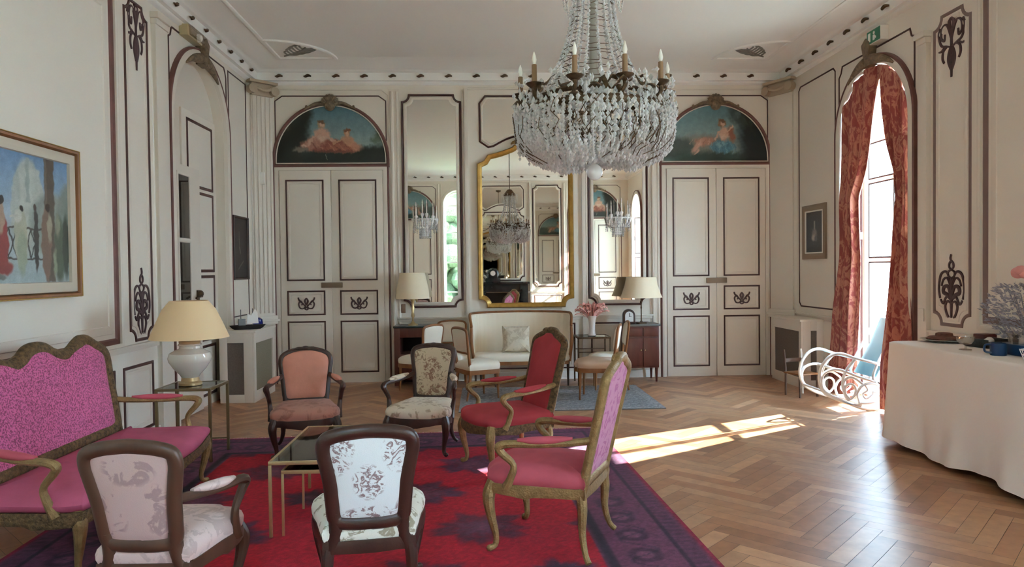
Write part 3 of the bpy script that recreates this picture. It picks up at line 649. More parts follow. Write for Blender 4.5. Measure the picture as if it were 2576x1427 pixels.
# ---- corner pilasters
def corner(name, p0, p1, fluted=True):
    s = struct(name); p0, p1 = V((*p0, 0)), V((*p1, 0)); d = (p1 - p0); L = d.length; d.normalize(); nrm = V((d.y, -d.x, 0))
    mid = V((0.6, 5, 0)) - p0
    if nrm.dot(mid) < 0: nrm = -nrm
    mp = lambda u, v, w: tuple(p0 + d * u + nrm * w + V((0, 0, v)))
    MB().box(-0.02, L + 0.02, 0, 4.26, -0.2, 0, mp).build('pilaster_core', m_wall, s, smooth=0)
    MB().box(0.05, L - 0.05, 0.98, 4.06, 0, 0.03, mp).build('pilaster_shaft', m_wall2, s, bevel=0.004)
    if fluted:
        mb = MB()
        for k in range(5):
            u = 0.08 + (L - 0.16) * k / 4; mb.tube([mp(u, 1.02, 0.034), mp(u, 4.04, 0.034)], 0.016, 8)
        mb.build('flute_rib', m_wall2, s)
    mb = MB(); mb.box(0.02, L - 0.02, 0.86, 0.98, 0, 0.045, mp); mb.box(0.0, L, 0.9, 0.93, 0, 0.06, mp); mb.build('pilaster_base', m_wall2, s, bevel=0.006)
    mb = MB(); mb.box(0.0, L, 4.215, 4.25, 0, 0.12, mp); mb.box(0.05, L - 0.05, 4.05, 4.215, 0, 0.06, mp)
    for sg, u in ((1, 0.045), (-1, L - 0.045)):
        pts = [mp(u + sg * (0.062 - 0.012 * k) * math.cos(k * 0.9), 4.125 + (0.062 - 0.010 * k) * math.sin(k * 0.9), 0.10) for k in range(6)]
        mb.tube(cat(pts, 4), [0.022, 0.018, 0.012], 7)
        mb.tube([mp(u, 4.125, 0.03), mp(u, 4.125, 0.13)], 0.062, 14)
    mb.tube(cat([mp(0.08, 4.15, 0.1), mp(L / 2, 4.11, 0.12), mp(L - 0.08, 4.15, 0.1)], 6), 0.022, 7)
    mb.build('capital', mat('aged capital plaster', 'b3a28b', 0.6, bump=(50, 0.5)) if 'aged capital plaster' not in bpy.data.materials else bpy.data.materials['aged capital plaster'], s, bevel=0)
    return s
corner('trim_2', (XL, 10.05), (-2.90, YB)); corner('trim_3', (XR, 9.90), (4.22, YB), False)

# ---- side walls: fields, narrow carved panels, pilasters, dado
panel(wl, ml_, 2.6, 6.42, 1.0, 4.03, 0.0, wd=0.07, h=0.016, m=m_brownred); MB().ribbon(rect(2.54, 6.48, 0.94 + 0.02, 4.09), 0.05, 0.03, ml_, True).build('panel_ridge', m_wall2, wl)
panel(wl, ml_, 6.66, 7.10, 0.98, 4.12, 0.10, 'notch', wd=0.03)
arabesque(wl, ml_, 6.88, 1.03, 0.165, 0.62, PALM, 0.034); arabesque(wl, ml_, 6.88, 3.50, 0.165, 0.62, PEND, 0.036)
panel(wr, mr_, 2.7, 6.13, 1.10, 4.0, 0.0, wd=0.065, m=m_mauve); MB().ribbon(rect(2.63, 6.20, 1.03, 4.07), 0.045, 0.025, mr_, True).build('panel_ridge', m_wall2, wr)
panel(wr, mr_, 6.33, 6.84, 1.02, 3.97, 0.11, 'notch', wd=0.034, m=m_mauve)
arabesque(wr, mr_, 6.585, 1.09, 0.19, 0.60, PALM, 0.036); arabesque(wr, mr_, 6.585, 3.36, 0.19, 0.56, PEND, 0.038)
for par, mp, a, b, zc in ((wl, ml_, 7.19, 7.46, 4.16), (wr, mr_, 6.90, 7.04, 3.9)):
    strip(par, mp, a, b, 0.0, zc, 0.05)
    MB().box(a - 0.02, b + 0.02, zc - 0.06, zc, 0, 0.085, mp).box(a - 0.01, b + 0.01, zc - 0.12, zc - 0.06, 0, 0.065, mp).build('capital', m_wall2, par, bevel=0.012)
MB().ribbon([(7.58, 3.5), (7.58, 4.05), (7.63, 4.08), (7.66, 4.17), (9.18, 4.17), (9.22, 4.12), (9.25, 4.05), (9.25, 3.4)], 0.02, 0.012, ml_, False, 0, LINE).build('panel_moulding', m_brown, wl)
MB().ribbon([(9.33, 1.02), (9.33, 4.17), (10.0, 4.17), (10.0, 1.02)], 0.018, 0.010, ml_, True, 0, LINE).build('panel_moulding', m_brown, wl)
MB().ribbon([(7.16, 3.4), (7.16, 3.93), (7.21, 3.95), (7.24, 4.03), (8.62, 4.03), (8.65, 3.95), (8.70, 3.9), (8.70, 3.4)], 0.02, 0.012, mr_, False, 0, LINE).build('panel_moulding', m_brown, wr)
MB().ribbon(rect(8.80, 9.82, 1.04, 4.07, 0.05), 0.02, 0.010, mr_, True, 0, LINE).build('panel_moulding', m_brown, wr)
ga = arch(8.39, 0.82, 0.0, SPR + 0.12, 30)
MB().ribbon(ga, 0.11, 0.05, ml_, False).build('arch_moulding', m_wall2, wl); MB().ribbon(arch(8.39, 0.872, 0, SPR + 0.12, 30), 0.03, 0.05, ml_, False).build('arch_bead', m_brownred, wl)
for c, h in WIN:
    MB().ribbon(arch(c, h + 0.05, 0, SPR, 30), 0.10, 0.05, mr_, False).build('arch_moulding', m_wall2, wr)
    MB().ribbon(arch(c, h + 0.105, 0, SPR, 30), 0.034, 0.05, mr_, False).build('arch_bead', m_brownred, wr)
def arch_crest(par, mp, uc, z):
    mb = MB(); mb.prism([(uc - 0.09, z + 0.16), (uc - 0.05, z + 0.02), (uc - 0.10, z - 0.10), (uc + 0.10, z - 0.10), (uc + 0.05, z + 0.02), (uc + 0.09, z + 0.16), (uc, z + 0.22)], 0.0, 0.10, mp)
    r_ = 0.80; zc_ = z - 0.80 - 0.03
    for sg in (1, -1): mb.tube([mp(uc + sg * r_ * math.sin(q), zc_ + r_ * math.cos(q), 0.05) for q in [0.03 + 0.06 * k for k in range(11)]], [0.07, 0.06, 0.045, 0.03, 0.012], 8)
    mb.build('arch_crest', m_shell, par, bevel=0.01)
arch_crest(wl, ml_, 8.39, 4.06); arch_crest(wr, mr_, 7.93, 3.93)
for par, mp, a, b in ((wl, ml_, YF, 7.19), (wr, mr_, 1.8, 6.9)): rail(par, mp, a, b, 0.95)
rail(wl, ml_, 9.3, 10.05, 0.93); rail(wr, mr_, 8.78, 9.9, 0.95)
for a, b in ((4.6, 6.35), (6.52, 7.08), (2.5, 4.4)): panel(wl, ml_, a, b, 0.13, 0.74, wd=0.03)
for a, b in ((4.6, 6.2), (6.36, 6.82), (2.5, 4.4)): panel(wr, mr_, a, b, 0.13, 0.74, wd=0.03)
for par, mp, segs in ((wl, ml_, ((YF, 7.5), (9.28, 10.05))), (wr, mr_, ((1.75, 7.05), (8.8, 9.9)))):
    for a, b in segs: MB().box(a, b, 0, 0.1, 0, 0.02, mp).build('baseboard', m_white, par, bevel=0.003)

# ---- door in the arched recess of the left wall
d3 = struct('door_3'); m3 = lambda u, v, w: (XL - 0.115 + w, u, v)
a3 = arch(8.39, 0.80, 0, SPR + 0.12, 28)
MB().prism(a3, -0.03, 0.0, m3).build('door_back', m_wall2, d3, smooth=0)
lf = MB().box(8.10, 9.10, 0.01, 3.44, 0, 0.025, m3).build('door_leaf', m_wall, d3, bevel=0.004)
m3b = lambda u, v, w: m3(u, v, w + 0.025)
for (z0, z1) in ((2.60, 3.34), (1.62, 2.53), (0.80, 1.55), (0.14, 0.72)):
    MB().ribbon(rect(8.24, 8.97, z0, z1), 0.035, 0.012, m3b, True, 0, LINE).build('panel_moulding', m_brown, lf)
gl_ = MB().box(7.70, 8.42, 0.02, 2.78, 0.045, 0.085, m3).build('glazed_leaf', m_wall2, d3, bevel=0.004)
m3c = lambda u, v, w: m3(u, v, w + 0.085)
for (z0, z1) in ((1.98, 2.66), (1.0, 1.93)):
    MB().box(7.82, 8.10, z0, z1, 0.0, 0.004, m3c).build('pane', m_pane, gl_, smooth=0)
    MB().ribbon(rect(7.80, 8.12, z0 - 0.02, z1 + 0.02), 0.035, 0.016, m3c, True).build('glazing_bead', m_wall2, gl_)
hd = MB(); hd.box(8.27, 8.33, 1.08, 1.40, 0, 0.012, m3c); hd.tube(cat([m3c(8.30, 1.33, 0.0), m3c(8.30, 1.33, 0.05), m3c(8.22, 1.33, 0.06), m3c(8.12, 1.315, 0.055)], 4), 0.012, 8); hd.ball(m3c(8.30, 1.36, 0.03), 0.04, 8); hd.build('handle', m_bronze, gl_, bevel=0)

# ---- arched windows with glazing, panelled reveals
for wi, (c, h) in enumerate(WIN):
    wn = struct('window_%d' % (wi + 1)); XW = XR + 0.30; mw = lambda u, v, w: (XW - w, u, v)
    MB().ribbon(arch(c, h - 0.03, 0.02, SPR, 28) , 0.06, 0.07, mw, True, -0.03).build('window_frame', m_white, wn)
    for s in (-1, 1):
        lf = MB(); a, b = c + s * 0.012, c + s * (h - 0.05); a, b = min(a, b), max(a, b)
        for (u0, u1) in (((a, a + 0.022), (b - 0.055, b)) if s > 0 else ((a, a + 0.055), (b - 0.022, b))): lf.box(u0, u1, 0.06, 3.12, -0.015, 0.03, mw)
        for z in (0.06, 1.63, 2.58, 3.06): lf.box(a + 0.055, b - 0.055, z, z + (0.13 if z < 0.1 else 0.06), -0.012, 0.026, mw)
        lo = lf.build('window_leaf', m_white, wn, bevel=0.003)
        for (z0, z1) in ((0.19, 1.63), (1.69, 2.58), (2.64, 3.06)): MB().ribbon(rect(a + 0.055, b - 0.055, z0, z1), 0.02, 0.006, mw, True, 0.024).build('putty_line', m_dark, lo)
        MB().box(a + 0.05, b - 0.05, 0.12, 3.08, 0.004, 0.008, mw).build('pane', m_glass, lo, smooth=0)
    fan = MB()
    fan.box(c - h, c + h, 3.12, 3.19, -0.015, 0.035, mw); fan.box(c - 0.025, c + 0.025, 3.19, SPR + h - 0.02, -0.012, 0.028, mw)
    fo = fan.build('fanlight_bar', m_white, wn, bevel=0.003)
    MB().prism(arch(c, h - 0.03, SPR + 0.05, SPR + 0.051, 28), 0.004, 0.008, mw).build('fanlight_pane', m_glass, wn, smooth=0)
    MB().tube([mw(c, 1.2, 0.035), mw(c, 1.5, 0.035)], 0.008, 6).ball(mw(c, 1.35, 0.05), 0.02, 6).build('window_bolt', m_bronze, wn)
    for s in (-1, 1):      # panelled shutter boxes in the reveals
        md = lambda u, v, w, s=s: (XR + u, c + s * (h - w), v)
        for (z0, z1) in ((0.15, 1.90), (2.02, 3.05)):
            MB().ribbon(rect(0.05, 0.235, z0, z1), 0.03, 0.008, md, True, 0, LINE).build('reveal_moulding', m_brown, wn)
wn = struct('window_3'); mg = lambda u, v, w: (u, YF - 0.22 + w, v); fc, fh, fs_ = FW  # added window, brings in fill daylight from behind
MB().ribbon(arch(fc, fh - 0.025, 0.02, fs_, 20), 0.05, 0.06, mg, True, -0.03).build('window_frame', m_white, wn)
lf = MB().box(fc - 0.02, fc + 0.02, 0.05, fs_ + fh - 0.04, -0.02, 0.03, mg)
for z in (0.9, 1.8, 2.7, 3.5): lf.box(fc - fh + 0.03, fc + fh - 0.03, z, z + 0.045, -0.015, 0.025, mg)
lo = lf.build('glazing_bars', m_white, wn, bevel=0.003)
MB().prism(arch(fc, fh - 0.025, 0.03, fs_, 20), 0.004, 0.008, mg).build('pane', m_glass, lo, smooth=0)
MB().ribbon(arch(fc, fh + 0.05, 0, fs_, 20), 0.09, 0.04, mf_, False).build('arch_moulding', m_wall2, wf)
# the paving and lawn outside
MB().box(XL - 3, XR + 0.4, -14, YF - 0.32, -0.12, -0.02).build('garden_ground', mat('mown lawn', '8a9468', 0.9, var=(3, 0.2)), kind='structure', smooth=0)
hg = MB(); rn = random.Random(31)  # hedge added along with the extra window, fills its view in the mirror
for k in range(420):
    hg.ball((rn.uniform(-8, 5), -10 + rn.uniform(-.8, .8), rn.uniform(0.2, 6.6)), rn.uniform(0.45, 0.8), 6, (1, 0.9, rn.uniform(0.7, 1.0)))
hg.build('hedge', mat('hedge leaves', '3c4a30', 0.9, var=(14, 0.5), bump=(30, 1.0, 0.05)), kind='stuff', smooth=0)
tag(bpy.data.objects['hedge'], 'green garden hedge beyond the added window, reflected in the narrow mirror', 'hedge')
MB().box(XR + 0.42, XR + 9, -14, 26, -0.12, -0.02).build('terrace_ground', m_ledge, kind='structure', smooth=0)

# ================================================================== SEATING
def face(fx, fy): return math.atan2(fx, -fy)
def half_to_outline(half, sx, sv, n=5, smooth=True):
    """right half (u,v) bottom centre -> top centre, mirrored into a closed outline"""
    pts = [(u * sx, v * sv) for u, v in half]
    full = pts + [(-u, v) for u, v in pts[::-1][1:-1]]
    return cat2(full, n, True) if smooth else full
CAB = [(0, .16), (.45, .165), (.76, .20), (.82, .36), (.86, .55), (.95, .74), (1.0, .86), (.93, .945), (.6, .985), (.25, 1.0), (0, 1.005)]
TALL = [(0, .05), (.5, .05), (.86, .05), (.90, .14), (.92, .5), (.97, .82), (.93, .885), (.70, .93), (.40, .965), (.22, 1.0), (0, 1.01)]
SETT = [(0, .14), (.55, .14), (.88, .15), (.94, .30), (.97, .6), (1.0, .80), (.96, .885), (.86, .935), (.76, .99), (.66, 1.0), (.56, .965), (.45, .915), (.34, .90), (.22, .93), (.12, .985), (0, 1.005)]
def fauteuil(name, label, cat_, loc, rz, w=0.58, d=0.52, bw=0.48, bh=0.88, sh=0.43, half=CAB, wood=None, seat=None, back=None, outside=None, pads=None,
             tilt=13, arm_z=0.60, curve=0.25, group=None, arms=True, frame=0.030, legs=None, straight=False, bow=0.035, crest=True, carved=None, framed=None, skirt_h=0.055, wr=None):
    t = thing(name, label, cat_, loc, rz, group); zt = sh - 0.085; wr = wr or bw * 0.86 + 0.04; yb = d / 2 - 0.02; tl = math.radians(tilt)
    hpts = [(wr / 2 - 0.04, d / 2), (wr / 2, d / 2 - 0.03), (lerp(wr, w, .6) / 2, 0.0), (w / 2, -d / 2 + 0.13), (w / 2 - 0.02, -d / 2 + 0.03), (w / 2 - 0.09, -d / 2 + 0.005), (w * 0.2, -d / 2 - bow)]
    out = cat2(hpts + [(-x, y) for x, y in hpts[::-1]], 5, True)
    idm = lambda u, v, q: (u, v, q)
    # seat rail with a shaped lower edge
    n = len(out); vs = []
    for (x, y) in out:
        a = abs(math.sin(math.atan2(y, x) * 2)); zb = zt - skirt_h - 0.03 * (1 - a) * (1 if y < 0 else 0.3) * (0 if straight else 1)
        for (s, z) in ((1.0, zt), (1.012, (zt + zb) / 2), (1.0, zb), (0.9, zb), (0.9, zt)): vs.append((x * s, y * s, z))
    MB().add(vs, [(i * 5 + k, i * 5 + (k + 1) % 5, ((i + 1) % n) * 5 + (k + 1) % 5, ((i + 1) % n) * 5 + k) for i in range(n) for k in range(5)]).build('seat_rail', framed or wood, t)
    MB().pad(out, idm, [(0.97, zt - 0.005), (1.005, zt + 0.018), (1.012, zt + 0.04), (0.985, zt + 0.062), (0.90, zt + 0.083), (0.70, zt + 0.098), (0.4, zt + 0.107), (0.12, zt + 0.11)], (0, 0)).build('seat', seat, t, smooth=60)
    # legs
    L = legs or [(w / 2 - 0.045, -d / 2 + 0.05, 0), (-w / 2 + 0.045, -d / 2 + 0.05, 0), (wr / 2 - 0.03, d / 2 - 0.03, 1), (-wr / 2 + 0.03, d / 2 - 0.03, 1)]
    for (x, y, rear) in L:
        sx = 0 if abs(x) < 0.02 else math.copysign(1, x)
        if straight:
            MB().tube([(x, y, zt - 0.01), (x + sx * 0.004, y + (0.02 if rear else -0.004), zt * 0.5), (x + sx * 0.008, y + (0.06 if rear else -0.008), 0.0)], [0.022, 0.017, 0.011], 8).build('leg', wood, t)
            continue
        o = V((sx * 0.7, 0.75 if rear else -0.75, 0)); b = V((x, y, 0)); zz = zt
        if rear: pts = [b + V((0, 0, zz)), b + o * 0.015 + V((0, 0, zz * 0.72)), b + o * 0.012 + V((0, 0, zz * 0.4)), b + o * 0.04 + V((0, 0, zz * 0.14)), b + o * 0.075 + V((0, 0, 0.012))]; rad = [0.030, 0.028, 0.020, 0.016, 0.017]
        else: pts = [b + V((0, 0, zz)), b + o * 0.030 + V((0, 0, zz * 0.80)), b + o * 0.018 + V((0, 0, zz * 0.52)), b - o * 0.010 + V((0, 0, zz * 0.22)), b - o * 0.004 + V((0, 0, zz * 0.08)), b + o * 0.030 + V((0, 0, 0.018)), b + o * 0.042 + V((0, 0, 0.014))]; rad = [0.036, 0.037, 0.027, 0.018, 0.016, 0.019, 0.010]
        MB().tube(cat(pts, 4), rad, 10).build('leg', wood, t)
    # back, leaning
    HB = (bh - zt) / math.cos(tl)
    def mp(u, v, q): return (u, yb + v * math.sin(tl) - q * math.cos(tl) - curve * u * u, zt + v * math.cos(tl) - q * math.sin(tl) * 0.3)
    ol = half_to_outline(half, bw / 2 - frame * 0.8, HB - frame * 0.4)
    fm = framed or wood
    fr = MB().tube([mp(u, v, 0) for u, v in ol], 1.0, 10, True, sx=frame * 0.78, sy=frame)
    vb = min(v for u, v in ol); ub = max(u for u, v in ol if v < vb + 0.05)
    for s in (1, -1): fr.tube(cat([(s * (wr / 2 - 0.035), yb - 0.012, zt - 0.05), mp(s * ub * 0.98, vb * 0.5, 0), mp(s * ub * 1.0, vb + 0.06, 0)], 4), [frame * 0.95, frame * 0.9, frame * 0.8], 9)
    fr.build('back_frame', fm, t, smooth=50)
    if crest:
        cr = MB(); vt = max(v for u, v in ol if abs(u) < 0.02)
        cr.ball(mp(0, vt + 0.012, 0.012), 0.026, 7, (1.5, 0.9, 0.8))
        for s in (1, -1): cr.tube(cat([mp(s * 0.02, vt + 0.006, 0.02), mp(s * 0.07, vt + 0.012, 0.02), mp(s * 0.12, vt - 0.004, 0.016)], 4), [0.018, 0.014, 0.006], 7)
        cr.build('carved_crest', carved or fm, t)
    inn = [(u * 0.985, v) for u, v in ol]
    MB().pad(inn, mp, [(0.985, 0.0), (0.97, 0.016), (0.9, 0.03), (0.7, 0.040), (0.4, 0.046), (0.12, 0.048)]).build('backrest', back, t, smooth=60)
    MB().pad(inn, mp, [(0.985, -0.004), (0.96, -0.012), (0.8, -0.018), (0.4, -0.022), (0.1, -0.023)]).build('back_cover', outside or back, t, smooth=60)
    if arms:
        va = (arm_z + 0.03 - zt) / math.cos(tl); ua = max((u for u, v in ol if abs(v - va) < 0.05), default=bw / 2)
        yf = -d / 2 + 0.16
        for s in (1, -1):
            xf = s * (w / 2 + 0.01); A = V(mp(s * ua, va, 0.0))
            pts = [A, V((lerp(A.x, xf, .35), lerp(A.y, yf, .3), arm_z + 0.012)), V((lerp(A.x, xf, .8), lerp(A.y, yf, .65), arm_z)), V((xf + s * 0.01, yf + 0.01, arm_z - 0.003)), V((xf + s * 0.018, yf - 0.045, arm_z - 0.022)),
                   V((xf + s * 0.008, yf - 0.03, arm_z - 0.06)), V((xf - s * 0.002, yf + 0.03, lerp(arm_z, zt, .5))), V((xf - s * 0.012, yf + 0.015, lerp(arm_z, zt, .8))), V((xf - s * 0.016, yf - 0.02, zt - 0.02))]
            ar = MB().tube(cat(pts, 5), [0.022, 0.02, 0.02, 0.022, 0.026, 0.022, 0.018, 0.022, 0.028], 9).build('arm', wood, t)
            pp = [p + V((0, 0, 0.022)) for p in cat(pts[:4], 5)][4:-2]
            MB().tube(pp, [0.010, 0.024, 0.028, 0.026, 0.012], 10, sx=1.15, sy=0.8, up=(0, 0, 1)).build('arm_pad', pads or back, ar, smooth=60)
    return t

fauteuil('armchair', 'pale pink damask armchair, dark walnut back towards the viewer, beside the gilt sofa', 'chair', (-1.45, 3.36, 0.018), face(0.04, 1), w=0.53, d=0.52, bw=0.425, bh=0.88, sh=0.425, frame=0.036, wood=m_walnut2, seat=f_pale, back=f_pale, outside=f_paleback, pads=f_pale)
fauteuil('armchair', 'white toile armchair with flower vase motif, its dark frame seen from behind', 'chair', (-0.56, 3.50, 0.018), face(-0.16, 1), w=0.56, d=0.52, bw=0.44, bh=0.89, sh=0.45, wood=m_walnut, seat=f_toile, back=f_toileback, outside=f_toileback, pads=f_toile, arms=False, frame=0.037)
fauteuil('armchair', 'plain salmon velvet armchair with dark frame facing the glass coffee table', 'chair', (-1.56, 6.36, 0.018), face(0.22, -1), w=0.58, d=0.52, bw=0.48, bh=0.865, sh=0.41, half=[(0, .17), (.5, .17), (.80, .19), (.88, .4), (.96, .66), (1.0, .80), (.93, .90), (.7, .96), (.35, 1.0), (0, 1.01)], wood=m_walnut, seat=f_salseat, back=f_salmon, outside=f_salmon, pads=f_salmon, frame=0.026)
fauteuil('armchair', 'beige tapestry armchair with brown flowers facing the viewer', 'chair', (-0.52, 6.32, 0.018), face(-0.20, -1), w=0.57, d=0.54, bw=0.43, bh=0.885, sh=0.415, wood=m_walnut, seat=f_tap, back=f_tapback, outside=f_tap, pads=f_tap)
fauteuil('armchair', 'tall crimson velvet armchair with gilt arms, near the grey rug', 'chair', (0.18, 5.72, 0.018), face(-0.91, -0.41), w=0.60, d=0.58, bw=0.56, bh=1.075, sh=0.47, half=TALL, wood=m_gilt, seat=f_red, back=f_red, outside=f_pinkback, pads=f_red, tilt=14, arm_z=0.63, curve=0.0, frame=0.034, carved=m_giltdark, framed=m_giltdark, group='tall gilt armchairs')
fauteuil('armchair', 'tall gilt armchair showing its lilac pink back, on the rug border', 'chair', (0.38, 4.13, 0.018), face(-0.885, 0.40), w=0.60, d=0.58, bw=0.56, bh=1.09, sh=0.48, half=TALL, wood=m_gilt, seat=f_redpink, back=f_redpink, outside=f_pinkback, pads=f_redpink, tilt=13, arm_z=0.63, curve=0.0, frame=0.034, carved=m_gilt, group='tall gilt armchairs')
SW = 1.78
fauteuil('sofa', 'pink speckled sofa with carved gilt wavy crested back against the wall', 'sofa', (-2.36, 4.62, 0.018), face(1, 0), w=SW, d=0.62, bw=1.62, bh=1.13, sh=0.44, half=SETT, wood=m_gilt, seat=f_pinkseat, back=f_pinkdot, outside=f_pinkdot, pads=f_redpink, tilt=12, arm_z=0.63, curve=0.0, frame=0.046, carved=m_giltdark, framed=m_giltdark, skirt_h=0.06, bow=0.07, crest=False, wr=SW * 0.95,
         legs=[(SW / 2 - 0.06, -0.25, 0), (-SW / 2 + 0.06, -0.25, 0), (0.0, -0.33, 0), (SW / 2 - 0.1, 0.26, 1), (-SW / 2 + 0.1, 0.26, 1)])

SIDE = [(0, .42), (.6, .42), (.88, .43), (.95, .6), (1.0, .84), (.93, .95), (.6, .985), (0, 1.0)]
sc0 = fauteuil('side_chair', 'cream side chair turned towards the canape on the grey rug edge', 'chair', (-0.05, 8.85, 0.016), face(0.88, 0.47), w=0.45, d=0.44, bw=0.42, bh=0.88, sh=0.45, half=SIDE, wood=m_honey, seat=f_creamseat, back=f_creamseat, tilt=7, curve=0.1, arms=False, frame=0.02, straight=True, crest=False, group='cream side chairs')
SCL = [((-0.41, 9.90, 0.0), face(0.05, -1), 'cream side chair with arched back facing forward by the sofa end'),
       ((-0.84, 9.60, 0.0), face(-0.8, 0.6), 'cream side chair in front of the bedside cabinet with niche'),
       ((1.66, 9.34, 0.018), face(-1, 0.1), 'cream side chair between flower table and two door cabinet')]
for loc, rz, lab in SCL: dup(sc0, loc, rz, lab)
fauteuil('side_chair', 'fawn seated side chair turned to the cream canape, back to the window', 'chair', (1.40, 8.66, 0.018), face(-0.95, 0.26), w=0.46, d=0.46, bw=0.42, bh=0.90, sh=0.47, half=SIDE, wood=m_honey, seat=f_fawn, back=f_creamseat, tilt=8, curve=0.1, arms=False, frame=0.021, straight=True, crest=False)

# cream canape with channelled barrel back
def canape():
    t = thing('canape', 'cream canape with channelled barrel back under the gilt mirror', 'sofa', (0.54, 9.92, 0.0)); W, D, SH, BH = 1.40, 0.56, 0.44, 0.99
    path = cat2([(-W / 2 + 0.02, -D / 2 + 0.06), (-W / 2, 0.02), (-W / 2 + 0.10, D / 2 - 0.08), (-0.35, D / 2), (0, D / 2 + 0.01), (0.35, D / 2), (W / 2 - 0.10, D / 2 - 0.08), (W / 2, 0.02), (W / 2 - 0.02, -D / 2 + 0.06)], 12)
    n = len(path); cen = (0, -0.1)
    def ztop(i):
        a = abs(i / (n - 1) - 0.5) * 2; return BH - 0.02 * a - 0.16 * max(0, (a - 0.72) / 0.28) ** 1.5
    mb = MB(); vs = []
    for i, (x, y) in enumerate(path):
        rib = 0.006 * abs(math.sin(i * PI / 3.0)); q = 0.955 - rib
        for (s, z) in ((1.0, SH - 0.1), (1.02, ztop(i) - 0.03), (0.99, ztop(i) - 0.005), (q + 0.01, ztop(i) - 0.02), (q - 0.012, lerp(SH, ztop(i), 0.5)), (q, SH - 0.05)):
            vs.append((x * s, cen[1] + (y - cen[1]) * s, z))
    k = 6; mb.add(vs, [(i * k + j, i * k + (j + 1) % k, (i + 1) * k + (j + 1) % k, (i + 1) * k + j) for i in range(n - 1) for j in range(k)] + [tuple(range(k)), tuple((n - 1) * k + j for j in range(k))])
    mb.build('backrest', f_creamstripe, t, smooth=25)
    MB().tube([(x * 1.0, cen[1] + (y - cen[1]) * 1.0, ztop(i) + 0.006) for i, (x, y) in enumerate(path)], 0.02, 8, sy=0.8).build('top_rail', m_honey, t)
    so_ = [(-W / 2 + 0.05, -D / 2 + 0.02), (-W / 2 + 0.04, 0.05), (-W / 2 + 0.14, D / 2 - 0.10), (0, D / 2 - 0.05), (W / 2 - 0.14, D / 2 - 0.10), (W / 2 - 0.04, 0.05), (W / 2 - 0.05, -D / 2 + 0.02), (0.3, -D / 2 - 0.03), (-0.3, -D / 2 - 0.03)]
    so_ = cat2(so_, 6, True)
    MB().pad(so_, lambda u, v, q: (u, v, q), [(0.98, SH - 0.09), (1.0, SH - 0.06), (0.99, SH - 0.02), (0.94, SH), (0.6, SH + 0.012), (0.2, SH + 0.015)], (0, 0)).build('seat', f_creamseat, t, smooth=60)
    MB().pad(so_, lambda u, v, q: (u, v, q), [(0.9, SH - 0.14), (0.97, SH - 0.14), (0.975, SH - 0.09), (0.9, SH - 0.085)], (0, 0)).build('seat_rail', m_honey, t)
    for x, y in ((-W / 2 + 0.07, -D / 2 + 0.06), (-0.36, -D / 2 + 0.02), (W / 2 - 0.07, -D / 2 + 0.06), (-W / 2 + 0.14, D / 2 - 0.1), (W / 2 - 0.14, D / 2 - 0.1)):
        MB().tube([(x, y, SH - 0.12), (x, y, 0.2), (x, y, 0.0)], [0.022, 0.018, 0.012], 8).build('leg', m_walnut2, t)
    for s in (1, -1): MB().tube(cat([(s * (W / 2 - 0.02), -D / 2 + 0.05, ztop(0)), (s * (W / 2 - 0.02), -D / 2 + 0.02, 0.62), (s * (W / 2 - 0.05), -D / 2 + 0.05, SH - 0.1)], 5), [0.018, 0.024, 0.02], 8).build('arm_post', m_honey, t)
canape()
cu = half_to_outline([(0, 0), (.8, .01), (1.0, .0), (.96, .5), (1.0, 1.0), (.8, .99), (0, 1.0)], 0.19, 0.35, 4)
o = MB().pad(cu, lambda u, v, q: (u, 0.0 + v * 0.25 - q, v * 0.97), [(0.9, -0.05), (1.0, 0.0), (0.9, 0.05), (0.6, 0.075), (0.2, 0.085)]).build('cushion', f_cream, smooth=60)
o.location = (0.47, 9.80, 0.464); tag(o, 'square cream cushion leaning on the cream canape', 'cushion')

